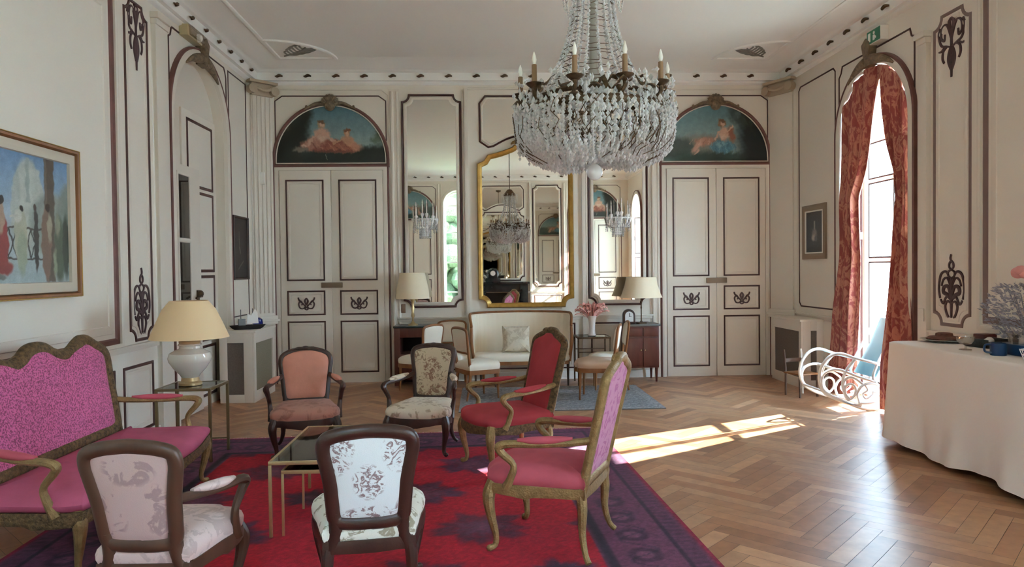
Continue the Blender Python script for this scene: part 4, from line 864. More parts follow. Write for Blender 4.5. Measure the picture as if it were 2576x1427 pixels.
# ================================================================== RUGS
def rug_paint(a, b):
    W, Hh = 3.95, 6.0; x, y = a * W, b * Hh; rs = np.random.RandomState(4)
    p = Paint(x, y, 'b01029')
    def med(cx, cy, r, h, s=0):
        dx, dy = x - cx, y - cy; an = np.arctan2(dy, dx); rad = np.sqrt(dx ** 2 + (dy * 1.15) ** 2)
        rr_ = r * (1 + 0.13 * np.sin(5 * an + s) + 0.10 * np.sin(9 * an + 2 * s) + 0.06 * np.sin(17 * an + s)); wob = 0.5 + 0.5 * np.sin(x * 46 + 3 * np.sin(y * 31)) * np.sin(y * 52 + 2 * np.sin(x * 27)); p.put(np.clip((rr_ - rad) / 0.07, 0, 1) * (0.62 + 0.38 * wob), h)
    k = 0
    for j in range(8):
        for i in range(5):
            cx, cy = 0.35 + i * 0.78 + (0.39 if j % 2 else 0), 0.5 + j * 0.72
            big = (i + j) % 2
            med(cx, cy, 0.30 if big else 0.22, '56283c' if k % 3 else '4a2f48', k); med(cx, cy, 0.17, '6a3a50' if k % 2 else '3d2438', k * 1.7); med(cx, cy, 0.07, '7d4a5c', k); k += 1
    for (q, h, wd) in ((0.62, '5a3048', 0.62), (0.60, '2e2030', 0.035), (0.55, '6d3b55', 0.50), (0.18, '3a2438', 0.02), (0.15, '643650', 0.13), (0.035, '8e1f3c', 0.035)):
        e = np.minimum(np.minimum(x, W - x), np.minimum(y, Hh - y)); p.put(np.clip((q - e) / 0.012, 0, 1), h)
    e = np.minimum(np.minimum(x, W - x), np.minimum(y, Hh - y)); s_ = np.where(np.minimum(x, W - x) < np.minimum(y, Hh - y), y, x)
    mm = (e > 0.2) & (e < 0.54); ph = (s_ / 0.30) % 1.0; d = np.sqrt(((ph - 0.5) * 0.30) ** 2 + ((e - 0.37)) ** 2)
    p.put(np.where(mm, np.clip((0.11 - d) / 0.02, 0, 1), 0), '4a2c42'); p.put(np.where(mm, np.clip((0.06 - d) / 0.02, 0, 1), 0), '7d4a62')
    p.put(np.where(mm, np.clip((0.018 - np.abs(e - 0.37 - 0.09 * np.sin(s_ / 0.30 * 2 * PI))) / 0.012, 0, 1), 0) * 0.7, '38283c')
    m2 = (e > 0.05) & (e < 0.14); p.put(np.where(m2, (np.sin(s_ / 0.06 * 2 * PI) > 0.2) * 0.5, 0), '44283e')
    return p.speck(0.10, 3).c
def rug(name, label, group, cx, cy, W, Hh, rz, fn, nx, ny, fringe, side):
    t = thing(name, label, 'rug', (cx, cy, 0.0), rz)
    rnd = random.Random(2)
    grid_painted('pile', m_rug, nx, ny, lambda a, b: ((a - 0.5) * W, (b - 0.5) * Hh, 0.012), fn, t)
    MB().box(-W / 2, W / 2, -Hh / 2, Hh / 2, 0.001, 0.0115).build('backing', side, t, smooth=0)
    mb = MB()
    for k in range(int(W / 0.03)):
        x = -W / 2 + 0.015 + k * 0.03; mb.tube([(x, Hh / 2, 0.008), (x + rnd.uniform(-.015, .015), Hh / 2 + 0.05, 0.005)], 0.006, 4)
    mb.build('fringe', fringe, t)
rug('oriental_rug', 'large crimson oriental rug with blue mauve medallions', None, -0.72, 3.97, 3.95, 6.0, math.radians(2.5), rug_paint, 260, 390, mat('pink rug fringe', 'c99aa0', 0.95), mat('rug backing red', '7a1c34', 0.95))
def rug2(a, b):
    p = Paint(a, b, '7c7a79'); s = np.sin(b * 75 + 0.8 * np.sin(a * 40)) * 0.5 + 0.5; p.put(s * 0.35, '94918e'); s = (np.sin(a * 90) * np.sin(b * 60) > 0.35) * 0.35; p.put(s, '64636a')
    e = np.minimum(np.minimum(a, 1 - a) * 2.4, np.minimum(b, 1 - b) * 1.9); p.put(np.clip((0.12 - e) / 0.01, 0, 1) * 0.7, '8b8886'); return p.speck(0.18, 5).c
rug('grey_rug', 'blue grey rug in front of the cream canape', None, 0.90, 8.77, 2.34, 1.60, math.radians(0.0), rug2, 180, 130, mat('grey rug fringe', 'a8a8a4', 0.95), mat('rug backing grey', '77777a', 0.95))

# ================================================================== TABLES, LAMPS, CABINETS
def metal_table(name, label, cat_, loc, W, D, Hh, m=m_brass, t_=0.016, shelf=None, glass_=m_tglass, group=None):
    t = thing(name, label, cat_, loc, 0, group)
    fr = MB()
    for (x0, x1, y0, y1) in ((-W / 2, W / 2, -D / 2, -D / 2 + t_), (-W / 2, W / 2, D / 2 - t_, D / 2), (-W / 2, -W / 2 + t_, -D / 2 + t_, D / 2 - t_), (W / 2 - t_, W / 2, -D / 2 + t_, D / 2 - t_)): fr.box(x0, x1, y0, y1, Hh - 0.022, Hh)
    fr.build('top_frame', m, t, bevel=0.002)
    MB().box(-W / 2 + t_, W / 2 - t_, -D / 2 + t_, D / 2 - t_, Hh - 0.010, Hh - 0.002).build('glass_top', glass_, t, smooth=0)
    for sx in (-1, 1):
        for sy in (-1, 1):
            x, y = sx * (W / 2 - t_ / 2), sy * (D / 2 - t_ / 2)
            lg = MB().box(x - t_ / 2, x + t_ / 2, y - t_ / 2, y + t_ / 2, 0, Hh - 0.022)
            lg.build('leg', m, t, bevel=0.002)
    if shelf is not None:
        for y in (-D / 2 + 0.005, D / 2 - 0.015): MB().box(-W / 2 + t_, W / 2 - t_, y, y + 0.01, shelf, shelf + 0.012).build('stretcher', m, t, bevel=0.002)
    return t
metal_table('coffee_table', 'larger brass and glass nesting coffee table on the red rug', 'table', (-0.99, 4.78, 0.015), 0.58, 0.98, 0.455, t_=0.018, group='nested brass tables')
metal_table('coffee_table', 'smaller brass nesting table tucked under the larger glass table', 'table', (-0.96, 4.56, 0.015), 0.50, 0.50, 0.395, t_=0.014, group='nested brass tables')
metal_table('side_table', 'slender brass side table carrying the white urn lamp', 'table', (-2.50, 6.28, 0.012), 0.46, 0.44, 0.62, m=mat('aged brass', '8d7d5e', 0.35, 0.7), t_=0.022, shelf=0.1)
tb = metal_table('lamp_table', 'small dark side table holding the vase of pink feathers', 'table', (1.53, 9.88, 0.0), 0.46, 0.44, 0.66, m=m_bronze, t_=0.022, shelf=0.45)

def lamp(name, label, loc, parts, shade_prof, sm, sz=24):
    t = thing(name, label, 'lamp', loc)
    for (nm, prof, m) in parts: MB().lathe(prof, n=28).build(nm, m, t, smooth=40)
    n = len(shade_prof); inner = [(r - 0.004, z) for r, z in shade_prof[::-1]]
    mb = MB(); pr = shade_prof + inner + [shade_prof[0]]; vs, fs = [], []; N = 40
    for (r, z) in pr: vs += [(r * math.cos(2 * PI * k / N), r * math.sin(2 * PI * k / N), z) for k in range(N)]
    for i in range(len(pr) - 1): fs += [(i * N + k, i * N + (k + 1) % N, (i + 1) * N + (k + 1) % N, (i + 1) * N + k) for k in range(N)]
    mb.add(vs, fs).build('lamp_shade', sm, t, smooth=50)
    zt = shade_prof[-1][1] - 0.03; zb = parts[-1][1][-1][1]
    mb = MB().tube([(0, 0, zb - 0.01), (0, 0, zt)], 0.006, 6)
    for k in range(3): mb.tube([(0, 0, zt), ((shade_prof[-1][0] - 0.002) * math.cos(k * 2.1), (shade_prof[-1][0] - 0.002) * math.sin(k * 2.1), zt + 0.01)], 0.003, 5)
    mb.build('shade_carrier', m_brass, t); return t
lamp('table_lamp', 'white urn table lamp with wide beige shade by the sofa', (-2.52, 6.28, 0.634),
     [('plinth', [(0.0, 0.0), (0.095, 0.0), (0.095, 0.02), (0.075, 0.035), (0.07, 0.07)], mat('pale brass plinth', 'c2a477', 0.35, 0.4)),
      ('urn_body', [(0.07, 0.065), (0.085, 0.09), (0.13, 0.14), (0.168, 0.20), (0.178, 0.235), (0.165, 0.275), (0.12, 0.30), (0.085, 0.315), (0.082, 0.335), (0.098, 0.345), (0.09, 0.355)], m_porc),
      ('collar', [(0.085, 0.352), (0.088, 0.375), (0.075, 0.39), (0.03, 0.40), (0.02, 0.43)], mat('pale brass collar', 'c9a97c', 0.3, 0.5))],
     [(0.322, 0.405), (0.27, 0.53), (0.215, 0.65), (0.155, 0.725)], m_shade)
lamp('table_lamp', 'slim brass lamp with drum shade on the niche cabinet', (-0.96, 10.06, 0.829),
     [('base', [(0.0, 0), (0.07, 0), (0.07, 0.012), (0.03, 0.03), (0.014, 0.06)], m_brass), ('stem', [(0.014, 0.055), (0.012, 0.1), (0.026, 0.13), (0.018, 0.18), (0.026, 0.24), (0.016, 0.28), (0.022, 0.33), (0.045, 0.39), (0.012, 0.40)], m_brass)],
     [(0.235, 0.375), (0.225, 0.5), (0.175, 0.735)], m_shade2)
lamp('table_lamp', 'slim lamp with conical cream shade on the two door cabinet', (2.25, 9.99, 0.813),
     [('base', [(0.0, 0), (0.075, 0), (0.075, 0.015), (0.02, 0.025), (0.01, 0.04)], m_bronze), ('stem', [(0.009, 0.035), (0.008, 0.2), (0.012, 0.22), (0.008, 0.25), (0.008, 0.36)], m_bronze)],
     [(0.295, 0.365), (0.27, 0.42), (0.23, 0.54), (0.21, 0.65)], m_shade2)

t = thing('bedside_cabinet', 'mahogany bedside cabinet with open niche and slim brass lamp', 'cabinet', (-0.97, 10.1, 0.0))
mb = MB(); mb.box(-0.24, -0.16, -0.19, 0.19, 0, 0.80); mb.box(0.16, 0.24, -0.19, 0.19, 0, 0.80); mb.box(-0.16, 0.16, 0.17, 0.19, 0, 0.80); mb.box(-0.16, 0.16, -0.19, 0.17, 0.67, 0.80); mb.box(-0.16, 0.16, -0.19, 0.17, 0.08, 0.44)
mb.build('body', m_mahog, t, bevel=0.004)
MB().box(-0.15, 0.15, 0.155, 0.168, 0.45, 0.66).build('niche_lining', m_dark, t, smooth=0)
MB().box(-0.25, 0.25, -0.2, 0.2, 0.80, 0.828).build('top', m_marble, t, bevel=0.006)
MB().box(-0.15, 0.15, -0.2, -0.19, 0.10, 0.40).build('door', m_mahog, t, bevel=0.006)
t = thing('two_door_cabinet', 'red mahogany cabinet with two doors under the conical lamp', 'cabinet', (2.24, 10.06, 0.0))
MB().box(-0.23, 0.23, -0.19, 0.2, 0.20, 0.78).build('body', m_mahog, t, bevel=0.004)
MB().box(-0.25, 0.25, -0.21, 0.21, 0.78, 0.812).build('top', m_grey, t, bevel=0.005)
for s in (-1, 1):
    dr = MB().box(min(s * 0.006, s * 0.215), max(s * 0.006, s * 0.215), -0.205, -0.19, 0.225, 0.62).build('door', m_mahog, t, bevel=0.005)
    MB().ball((s * 0.03, -0.212, 0.45), 0.01, 6).build('knob', m_brass, dr)
    MB().box(min(s * 0.006, s * 0.215), max(s * 0.006, s * 0.215), -0.205, -0.19, 0.64, 0.76).build('drawer', m_mahog, t, bevel=0.005)
    for y in (-0.15, 0.16): MB().tube([(s * 0.2, y, 0.21), (s * 0.2, y, 0.0)], [0.022, 0.013], 8).build('leg', m_mahog, t)
t = thing('mantel_clock', 'arched dark clock with white dial on the two door cabinet', 'clock', (2.07, 9.97, 0.812))
ao = arch(0, 0.085, 0.0, 0.12, 14); mk = lambda u, v, q: (u, -q, v)
MB().prism(ao, -0.06, 0.02, mk).build('case', m_walnut, t, bevel=0.006)
MB().prism(arch(0, 0.058, 0.03, 0.115, 14), 0.02, 0.026, mk).build('dial', mat('clock dial', 'd5d8d8', 0.3), t)
mb = MB(); mb.box(-0.004, 0.004, -0.03, -0.026, 0.10, 0.15); mb.box(0.0, 0.03, -0.03, -0.026, 0.098, 0.104); mb.build('hands', m_dark, t)

def radiator(name, label, mpx, y0, y1, d, Hh, sgn, X0, gm):
    """cover against a side wall; grille towards the room and a narrow one on its near end"""
    t = thing(name, label, 'radiator cover', (X0, (y0 + y1) / 2, 0)); L = y1 - y0; rel = lambda u, v, w_: (sgn * w_, u, v)
    mb = MB()
    for (a, b) in ((-L / 2, -L / 2 + 0.07), (L / 2 - 0.07, L / 2)): mb.box(a, b, 0, Hh - 0.03, d - 0.03, d, rel)
    mb.box(-L / 2 + 0.07, L / 2 - 0.07, 0, 0.13, d - 0.03, d, rel); mb.box(-L / 2 + 0.07, L / 2 - 0.07, Hh - 0.16, Hh - 0.03, d - 0.03, d, rel)
    for e in (-1, 1):
        a, b = (-L / 2, -L / 2 + 0.03) if e < 0 else (L / 2 - 0.03, L / 2)
        mb.box(a, b, 0, Hh - 0.03, 0.0, 0.09, rel); mb.box(a, b, 0, Hh - 0.03, d - 0.13, d - 0.03, rel); mb.box(a, b, 0, 0.1, 0.09, d - 0.13, rel); mb.box(a, b, Hh - 0.15, Hh - 0.03, 0.09, d - 0.13, rel)
    mb.build('casing', m_wall2, t, bevel=0.002)
    MB().box(-L / 2 - 0.015, L / 2 + 0.015, Hh - 0.03, Hh, 0.0, d + 0.02, rel).build('shelf', m_wall2, t, bevel=0.004)
    MB().box(-L / 2 + 0.06, L / 2 - 0.06, 0.12, Hh - 0.15, d - 0.028, d - 0.018, rel).build('front_grille', gm, t, smooth=0)
    MB().box(-L / 2 + 0.012, -L / 2 + 0.02, 0.09, Hh - 0.14, 0.08, d - 0.12, rel).build('end_grille', m_plasterd, t, smooth=0)
    return t
radiator('radiator_cover', 'cream radiator cover carrying the model ship and blue jar', ml_, 8.85, 9.70, 0.42, 0.885, 1, XL + 0.002, m_plaster)
radiator('radiator_cover', 'cream radiator cover behind the white rocking chair', mr_, 9.12, 10.05, 0.30, 0.90, -1, XR - 0.002, m_plasterd)
# on the radiator cover
t = thing('model_ship', 'small dark model ship with white sails on the radiator cover', 'ornament', (-2.93, 9.06, 0.885), 0.5)
MB().pad(cat2([(-0.20, 0), (-0.1, 0.05), (0.1, 0.05), (0.22, 0), (0.1, -0.05), (-0.1, -0.05)], 4, True), lambda u, v, q: (u, v, q), [(0.75, 0.0), (0.9, 0.02), (1.05, 0.055), (0.9, 0.05)]).build('hull', m_dark, t)
MB().tube([(-0.07, 0, 0.05), (-0.07, 0, 0.25)], 0.005, 6).tube([(0.07, 0, 0.05), (0.07, 0, 0.26)], 0.005, 6).box(-0.1, -0.02, -0.03, 0.03, 0.05, 0.13).build('mast', m_grey, t)
MB().prism([(0.0, 0.07), (0.14, 0.07), (0.13, 0.2), (0.10, 0.26), (0.05, 0.17), (0.01, 0.2)], -0.008, 0.008, lambda u, v, q: (u, q + 0.0, v)).build('sail', m_white, t)
o = MB().lathe([(0, 0), (0.05, 0), (0.068, 0.04), (0.06, 0.095), (0.03, 0.12), (0.0, 0.122)], n=20).build('jar', m_blueglass); o.location = (-2.92, 9.46, 0.886); tag(o, 'cobalt blue glass jar beside the model ship', 'jar')

# ================================================================== PICTURES
def pic(name, label, mp, u0, u1, v0, v1, fw, fm, fn, nx, ny, mat_fw=0.0, mat_m=None, depth=0.035, outer=None):
    o3 = V(mp((u0 + u1) / 2, (v0 + v1) / 2, 0)); t = thing(name, label, 'painting', o3); rel = lambda u, v, w_: V(mp(u, v, w_)) - o3
    d = fw / 2
    MB().ribbon(rect(u0 + d, u1 - d, v0 + d, v1 - d), fw, depth, rel, True, 0.002, [(-0.5, 0), (-0.5, 0.8), (-0.3, 1), (0.2, 0.9), (0.5, 0.45), (0.5, 0)]).build('frame', fm, t)
    if mat_fw:
        e = fw + mat_fw / 2; MB().ribbon(rect(u0 + e, u1 - e, v0 + e, v1 - e), mat_fw, depth * 0.75, rel, True, 0.002).build('inner_frame', mat_m, t)
    if outer: MB().ribbon(rect(u0, u1, v0, v1), 0.016, depth * 1.05, rel, True, 0.002).build('outer_fillet', outer, t)
    e = fw + mat_fw - 0.008
    grid_painted('canvas', m_canvas, nx, ny, lambda a, b: tuple(rel(lerp(u0 + e, u1 - e, a), lerp(v0 + e, v1 - e, b), 0.012)), fn, t)
    return t
def big_paint(a, b):
    # a along the wall (0 near the viewer), b up; a court with robed figures, tower and post
    Y = 4.15 + a * 1.55; z = 1.48 + b * 1.0; p = Paint(Y, z, '7f9bb5', 0.004).grad(1.9, 2.5, 'a9b7c0', '6c8db0')
    p.ell(5.22, 2.0, 0.20, 0.46, 'aab2ac', 0.08).rect(5.12, 5.36, 1.8, 2.38, 'b3bab2', 0.02).rect(5.19, 5.24, 2.1, 2.46, '98a19c', 0.01).ell(5.5, 1.95, 0.3, 0.28, '8d968f', 0.2).ell(4.7, 1.8, 0.5, 0.2, '98a3a4', 0.5).ell(5.75, 2.0, 0.22, 0.34, '7d877f', 0.15)
    p.rect(4.0, 5.9, 1.3, 1.72, '9fadaf', 0.05)
    for k in range(14): p.line((4.2 + k * 0.08, 1.68), (4.28 + k * 0.08, 1.9), 0.008, '3b3a36').line((4.28 + k * 0.08, 1.68), (4.2 + k * 0.08, 1.9), 0.008, '3b3a36')
    p.line((4.1, 1.91), (5.4, 1.90), 0.01, '4d4640').line((4.1, 1.67), (5.4, 1.67), 0.01, '4d4640')
    p.rect(5.40, 5.53, 1.48, 2.6, '5c5146', 0.015).rect(5.41, 5.44, 1.48, 2.6, '71655a', 0.01)
    p.ell(4.93, 1.78, 0.075, 0.24, '8a3c38', 0.15).ell(4.95, 1.60, 0.10, 0.06, '87403b', 0.3).ell(4.92, 1.98, 0.05, 0.15, 'a58c78', 0.2).ell(4.93, 2.10, 0.028, 0.04, '2e2722', 0.2)
    p.ell(5.13, 1.83, 0.075, 0.25, 'a9ab98', 0.12).ell(5.14, 1.72, 0.06, 0.2, '96a08c', 0.3).ell(5.10, 1.99, 0.05, 0.06, 'c0c2b8', 0.3).ell(5.14, 2.05, 0.022, 0.025, '2d2723', 0.2).line((5.02, 1.98), (5.10, 2.0), 0.012, 'b8b9ae')
    p.ell(5.30, 1.82, 0.03, 0.27, '3a342e', 0.2).ell(5.29, 2.07, 0.022, 0.035, '4a3a30', 0.2).ell(5.42, 1.80, 0.065, 0.32, '7c6658', 0.15).ell(5.44, 2.08, 0.03, 0.04, '3b2c22', 0.2).ell(5.46, 1.92, 0.035, 0.14, '9b9580', 0.3)
    p.ell(5.58, 1.75, 0.075, 0.3, '56604f', 0.25).ell(5.56, 1.95, 0.04, 0.12, '8a8d78', 0.5).ell(5.66, 1.78, 0.05, 0.3, '3c4338', 0.3).ell(5.52, 1.64, 0.03, 0.15, '8f9a80', 0.5)
    p.ell(4.55, 1.72, 0.09, 0.22, '6b4a3c', 0.2).ell(4.55, 1.98, 0.03, 0.04, '3a2c24', 0.2).ell(4.36, 1.74, 0.07, 0.22, 'a8a493', 0.2).ell(4.36, 1.99, 0.028, 0.035, '34291f', 0.2)
    p.rect(4.82, 4.88, 1.5, 1.72, '7c7f7a', 0.01).ell(4.86, 1.53, 0.12, 0.025, '6f7672', 0.2)
    return p.speck(0.03, 8).c
pic('large_painting', 'large framed painting of robed figures before a pale tower, above the sofa', ml_, 4.02, 5.80, 1.43, 2.56, 0.03, m_honey, big_paint, 280, 180, 0.085, mat('pale frame slip', 'c9bfae', 0.45), 0.05, m_gold)
def dark_paint(a, b):
    p = Paint(a, b, '241f1e'); p.ell(0.5, 0.5, 0.6, 0.6, '2e2827', 0.8).line((0.42, 0.76), (0.45, 0.5), 0.02, '8d8a84', 0.8).line((0.45, 0.5), (0.5, 0.42), 0.03, '9b968e', 0.7).line((0.35, 0.15), (0.7, 0.28), 0.02, '77726c', 0.8); return p.speck(0.1, 9).c
pic('small_painting', 'small almost black painting above the radiator cover with ship', ml_, 9.36, 9.95, 1.50, 2.34, 0.03, m_walnut, dark_paint, 40, 60)
def still_paint(a, b):
    p = Paint(a, b, '3d4248'); p.ell(0.5, 0.5, 0.7, 0.7, '464c54', 0.9).rect(0.44, 0.55, 0.52, 0.78, 'a5a49e', 0.03).ell(0.5, 0.45, 0.2, 0.16, '8b8a87', 0.5).ell(0.55, 0.36, 0.16, 0.1, 'b4b0a8', 0.5).ell(0.42, 0.34, 0.1, 0.1, '6c7076', 0.5).rect(0, 1, 0, 0.18, '33373b', 0.1); return p.speck(0.08, 10).c
pic('small_painting', 'small grey still life in fawn frame above the radiator by the curtain', mr_, 9.02, 9.68, 1.685, 2.41, 0.075, mat('fawn frame', '8e7a66', 0.5), still_paint, 50, 60, 0.02, m_white)

# ================================================================== WALL FITTINGS
t = thing('exit_sign', 'green emergency exit sign above the arched window', 'sign', (XR - 0.0, 7.77, 4.05))
mx_ = lambda u, v, w_: (-w_, u, v)
MB().box(-0.14, 0.14, 0.0, 0.155, 0.0, 0.09, mx_).build('housing', m_white, t, bevel=0.006)
MB().box(-0.13, 0.13, 0.008, 0.147, 0.09, 0.094, mx_).build('sign_face', m_green, t, smooth=0)
mb = MB(); mb.box(0.055, 0.10, 0.03, 0.125, 0.094, 0.097, mx_); mb.box(-0.035, 0.005, 0.03, 0.085, 0.094, 0.097, mx_); mb.prism([(-0.016 + 0.018 * math.cos(k * PI / 5), 0.108 + 0.018 * math.sin(k * PI / 5)) for k in range(10)], 0.094, 0.097, mx_); mb.prism([(-0.06, 0.06), (-0.035, 0.075), (-0.03, 0.06), (-0.055, 0.035)], 0.094, 0.097, mx_)
mb.build('pictogram', m_white, t, smooth=0)
t = thing('emergency_light', 'brass and glass emergency light above the arched doorway', 'light fitting', (XL, 8.05, 4.11))
mx2 = lambda u, v, w_: (w_, u, v)
MB().box(-0.2, 0.2, 0.04, 0.16, 0.0, 0.10, mx2).build('housing', mat('pale brass case', 'c5b78f', 0.35, 0.3), t, bevel=0.012)
MB().box(-0.17, 0.17, 0.05, 0.15, 0.10, 0.135, mx2).build('lens', m_vglass, t, bevel=0.012)
MB().ball((0.10, 0.08, 0.09), 0.05, 8).build('lamp_bulb', m_bulb, t)
o = MB().box(-0.05, 0.05, -0.04, 0.0, 0, 0.17).build('alarm_box', m_white, bevel=0.008); o.location = (-3.05, 10.17, 2.82); o.rotation_euler = (0, 0, -0.0); tag(o, 'small white alarm box on the fluted corner pilaster', 'alarm box')
o = MB().box(-0.05, 0.05, -0.012, 0.0, 0, 0.13).build('wall_switch', mat('copper plate', '9a7a66', 0.45, 0.3), bevel=0.004); o.location = (-1.14, YB, 0.985); tag(o, 'copper coloured wall socket plate beside the slim brass lamp', 'wall plate')
o = MB().box(-0.012, 0.0, -0.045, 0.045, 0, 0.13).build('wall_switch', m_wall2, bevel=0.004); o.location = (XR - 0.05, 6.97, 1.03); tag(o, 'cream switch plate on the pilaster beside the curtain', 'wall plate')

# ================================================================== CURTAINS
def curtain(name, label, outer, inner, wave, seed):
    c, h = WIN[0]; rnd = random.Random(seed); NU, NV = 150, 80
    def look(tab, z):
        for (z0, y0), (z1, y1) in zip(tab, tab[1:]):
            if z <= z1: return lerp(y0, y1, max(0, (z - z0) / (z1 - z0)))
        return tab[-1][1]
    vs = []
    ph = [rnd.uniform(0, 6.3) for _ in range(3)]
    for j in range(NV + 1):
        for i in range(NU + 1):
            u, v = i / NU, j / NV; z = 0.03 + v * 3.75
            for _ in range(14):
                y = lerp(look(outer, z), look(inner, z), u); q = max(0.0, (h - 0.003) ** 2 - min((y - c) ** 2, (h - 0.003) ** 2)); zt = SPR + math.sqrt(q) - 0.002
                z = 0.03 + v * (zt - 0.03)
            wd = abs(look(outer, z) - look(inner, z)); amp = 0.030 * min(1, 0.35 / max(wd, 0.1)) + 0.012
            fall = max(0, min(1, (1.7 - z) / 1.2)); xo = XR - 0.022 - 0.08 * fall; amp *= min(1.0, 0.15 + u / 0.18)
            x = xo + amp * math.sin(u * 2 * PI * wave + ph[0] + 0.5 * z) + 0.4 * amp * math.sin(u * 2 * PI * wave * 2.3 + ph[1]) + 0.006 * math.sin(z * 5 + u * 9 + ph[2])
            vs.append((x, y, z))
    W = NU + 1; fs = [(j * W + i, j * W + i + 1, (j + 1) * W + i + 1, (j + 1) * W + i) for j in range(NV) for i in range(NU)]
    n = len(vs); vs2 = [(x + 0.006, y, z) for x, y, z in vs]; fs2 = [tuple(n + k for k in f[::-1]) for f in fs]
    edge = list(range(W)) + [j * W + NU for j in range(1, NV + 1)] + [NV * W + i for i in range(NU - 1, -1, -1)] + [j * W for j in range(NV - 1, 0, -1)]
    fs3 = [(edge[k], edge[(k + 1) % len(edge)], n + edge[(k + 1) % len(edge)], n + edge[k]) for k in range(len(edge))]
    o = MB().add(vs + vs2, fs + fs2 + fs3).build(name, m_curt, smooth=80); tag(o, label, 'curtain', 'red brocade window curtains'); return o
curtain('curtain', 'red brocade curtain behind the rocking chair, sunlit on its inner fold', [(0, 8.80), (1.0, 8.76), (2.0, 8.625), (4, 8.625)], [(0, 8.16), (0.8, 8.16), (1.5, 8.20), (2.4, 8.24), (2.7, 8.06), (3.0, 7.96), (3.4, 7.86), (3.62, 7.80), (3.66, 7.77), (4, 7.77)], 3.2, 1)
curtain('curtain', 'red brocade curtain hanging to the floor by the cloth covered table', [(0, 7.03), (0.8, 7.08), (1.5, 7.2), (2.0, 7.235), (4, 7.235)], [(0, 7.60), (0.8, 7.58), (1.5, 7.53), (2.3, 7.42), (2.6, 7.46), (2.9, 7.60), (3.3, 7.73), (3.62, 7.79), (3.66, 7.80), (4, 7.80)], 3.0, 2)

# ================================================================== ROCKING CHAIR
def rocker():
    t = thing('rocking_chair', 'white bentwood rocking chair with pale blue cane back in the sunlight', 'chair', (4.00, 7.875, 0.0))
    S = lambda zx, zy: ((zx - 560) * 0.000883 + 0.0, 1.118 - zy * 0.000863)
    paths = [('arm_loop', [(1190, 735), (1090, 755), (900, 690), (640, 620), (460, 562), (330, 592), (232, 700), (192, 830), (200, 940), (245, 1040), (340, 1110), (455, 1162), (580, 1200), (720, 1222)], 0.017),
             ('seat_loop', [(900, 925), (700, 862), (560, 805), (430, 762), (320, 772), (242, 820), (216, 915), (240, 1015), (330, 1085), (450, 1150)], 0.016),
             ('scroll', [(575, 1140), (520, 1070), (520, 985), (580, 948), (640, 985), (645, 1070), (590, 1140), (530, 1120), (495, 1020), (500, 920), (560, 870), (640, 880), (735, 950)], 0.014),
             ('front_upright', [(640, 640), (540, 760), (490, 880), (492, 1020), (560, 1165)], 0.015),
             ('rear_scroll', [(690, 1190), (668, 1080), (735, 975), (870, 948), (1000, 1020), (1080, 1140), (1170, 1236), (1290, 1262)], 0.015),
             ('inner_curl', [(760, 960), (800, 1030), (740, 1080), (780, 1140), (860, 1090), (880, 1050), (960, 1110), (870, 1150)], 0.011),
             ('runner', [(400, 1118), (560, 1196), (760, 1270), (930, 1272), (1080, 1235), (1290, 1130), (1400, 1040)], 0.017),
             ('back_upright', [(690, 1195), (860, 1190), (1020, 1110), (880, 900), (900, 760), (1020, 520), (1180, 230), (1260, 118)], 0.016)]
    for sy in (-0.24, 0.24):
        for nm, pts, r in paths: MB().tube(cat([(S(*p)[0], sy, max(S(*p)[1], r + 0.002)) for p in pts], 6), r, 8).build(nm, m_whitelac, t, smooth=60)
    for zx, zy in ((1260, 118), (900, 925), (432, 765), (720, 1215), (245, 1035)): x, z = S(zx, zy); MB().tube([(x, -0.24, z), (x, 0.24, z)], 0.013, 8).build('cross_rail', m_whitelac, t)
    a, b = S(905, 880), S(1265, 150)
    MB().add([(a[0] + o_, y, a[1]) for o_ in (0, 0.012) for y in (-0.225, 0.225)] + [(lerp(a[0], b[0], .5) + 0.02 + o_, y, lerp(a[1], b[1], .5)) for o_ in (0, 0.012) for y in (-0.225, 0.225)] + [(b[0] + o_, y, b[1]) for o_ in (0, 0.012) for y in (-0.225, 0.225)],
             [(0, 1, 5, 4), (4, 5, 9, 8), (2, 6, 7, 3), (6, 10, 11, 7), (0, 4, 6, 2), (4, 8, 10, 6), (1, 3, 7, 5), (5, 7, 11, 9), (0, 2, 3, 1), (8, 9, 11, 10)]).build('cane_back', m_cane, t, smooth=60)
    a, b = S(430, 772), S(900, 915)
    MB().add([(p[0], y, p[1] + o_) for o_ in (0.0, 0.012) for p in (a, b) for y in (-0.225, 0.225)], [(0, 1, 3, 2), (4, 6, 7, 5), (0, 2, 6, 4), (1, 5, 7, 3), (0, 4, 5, 1), (2, 3, 7, 6)]).build('cane_seat', m_cane, t, smooth=0)
rocker()
t = thing('childs_chair', 'small brown wooden chair behind the rocking chair front', 'chair', (3.92, 8.62, 0.0), 0.3)
MB().box(-0.15, 0.15, -0.14, 0.14, 0.27, 0.29).build('seat', m_honey, t, bevel=0.006)
for x in (-0.13, 0.13):
    MB().tube([(x, -0.12, 0.27), (x, -0.13, 0)], 0.013, 8).build('leg', m_walnut2, t); MB().tube([(x, 0.12, 0), (x, 0.12, 0.3), (x, 0.15, 0.56)], 0.013, 8).build('back_post', m_candlew if x > 0 else m_walnut2, t)
MB().box(-0.13, 0.13, 0.13, 0.145, 0.40, 0.45).build('back_rail', m_walnut2, t, bevel=0.004)

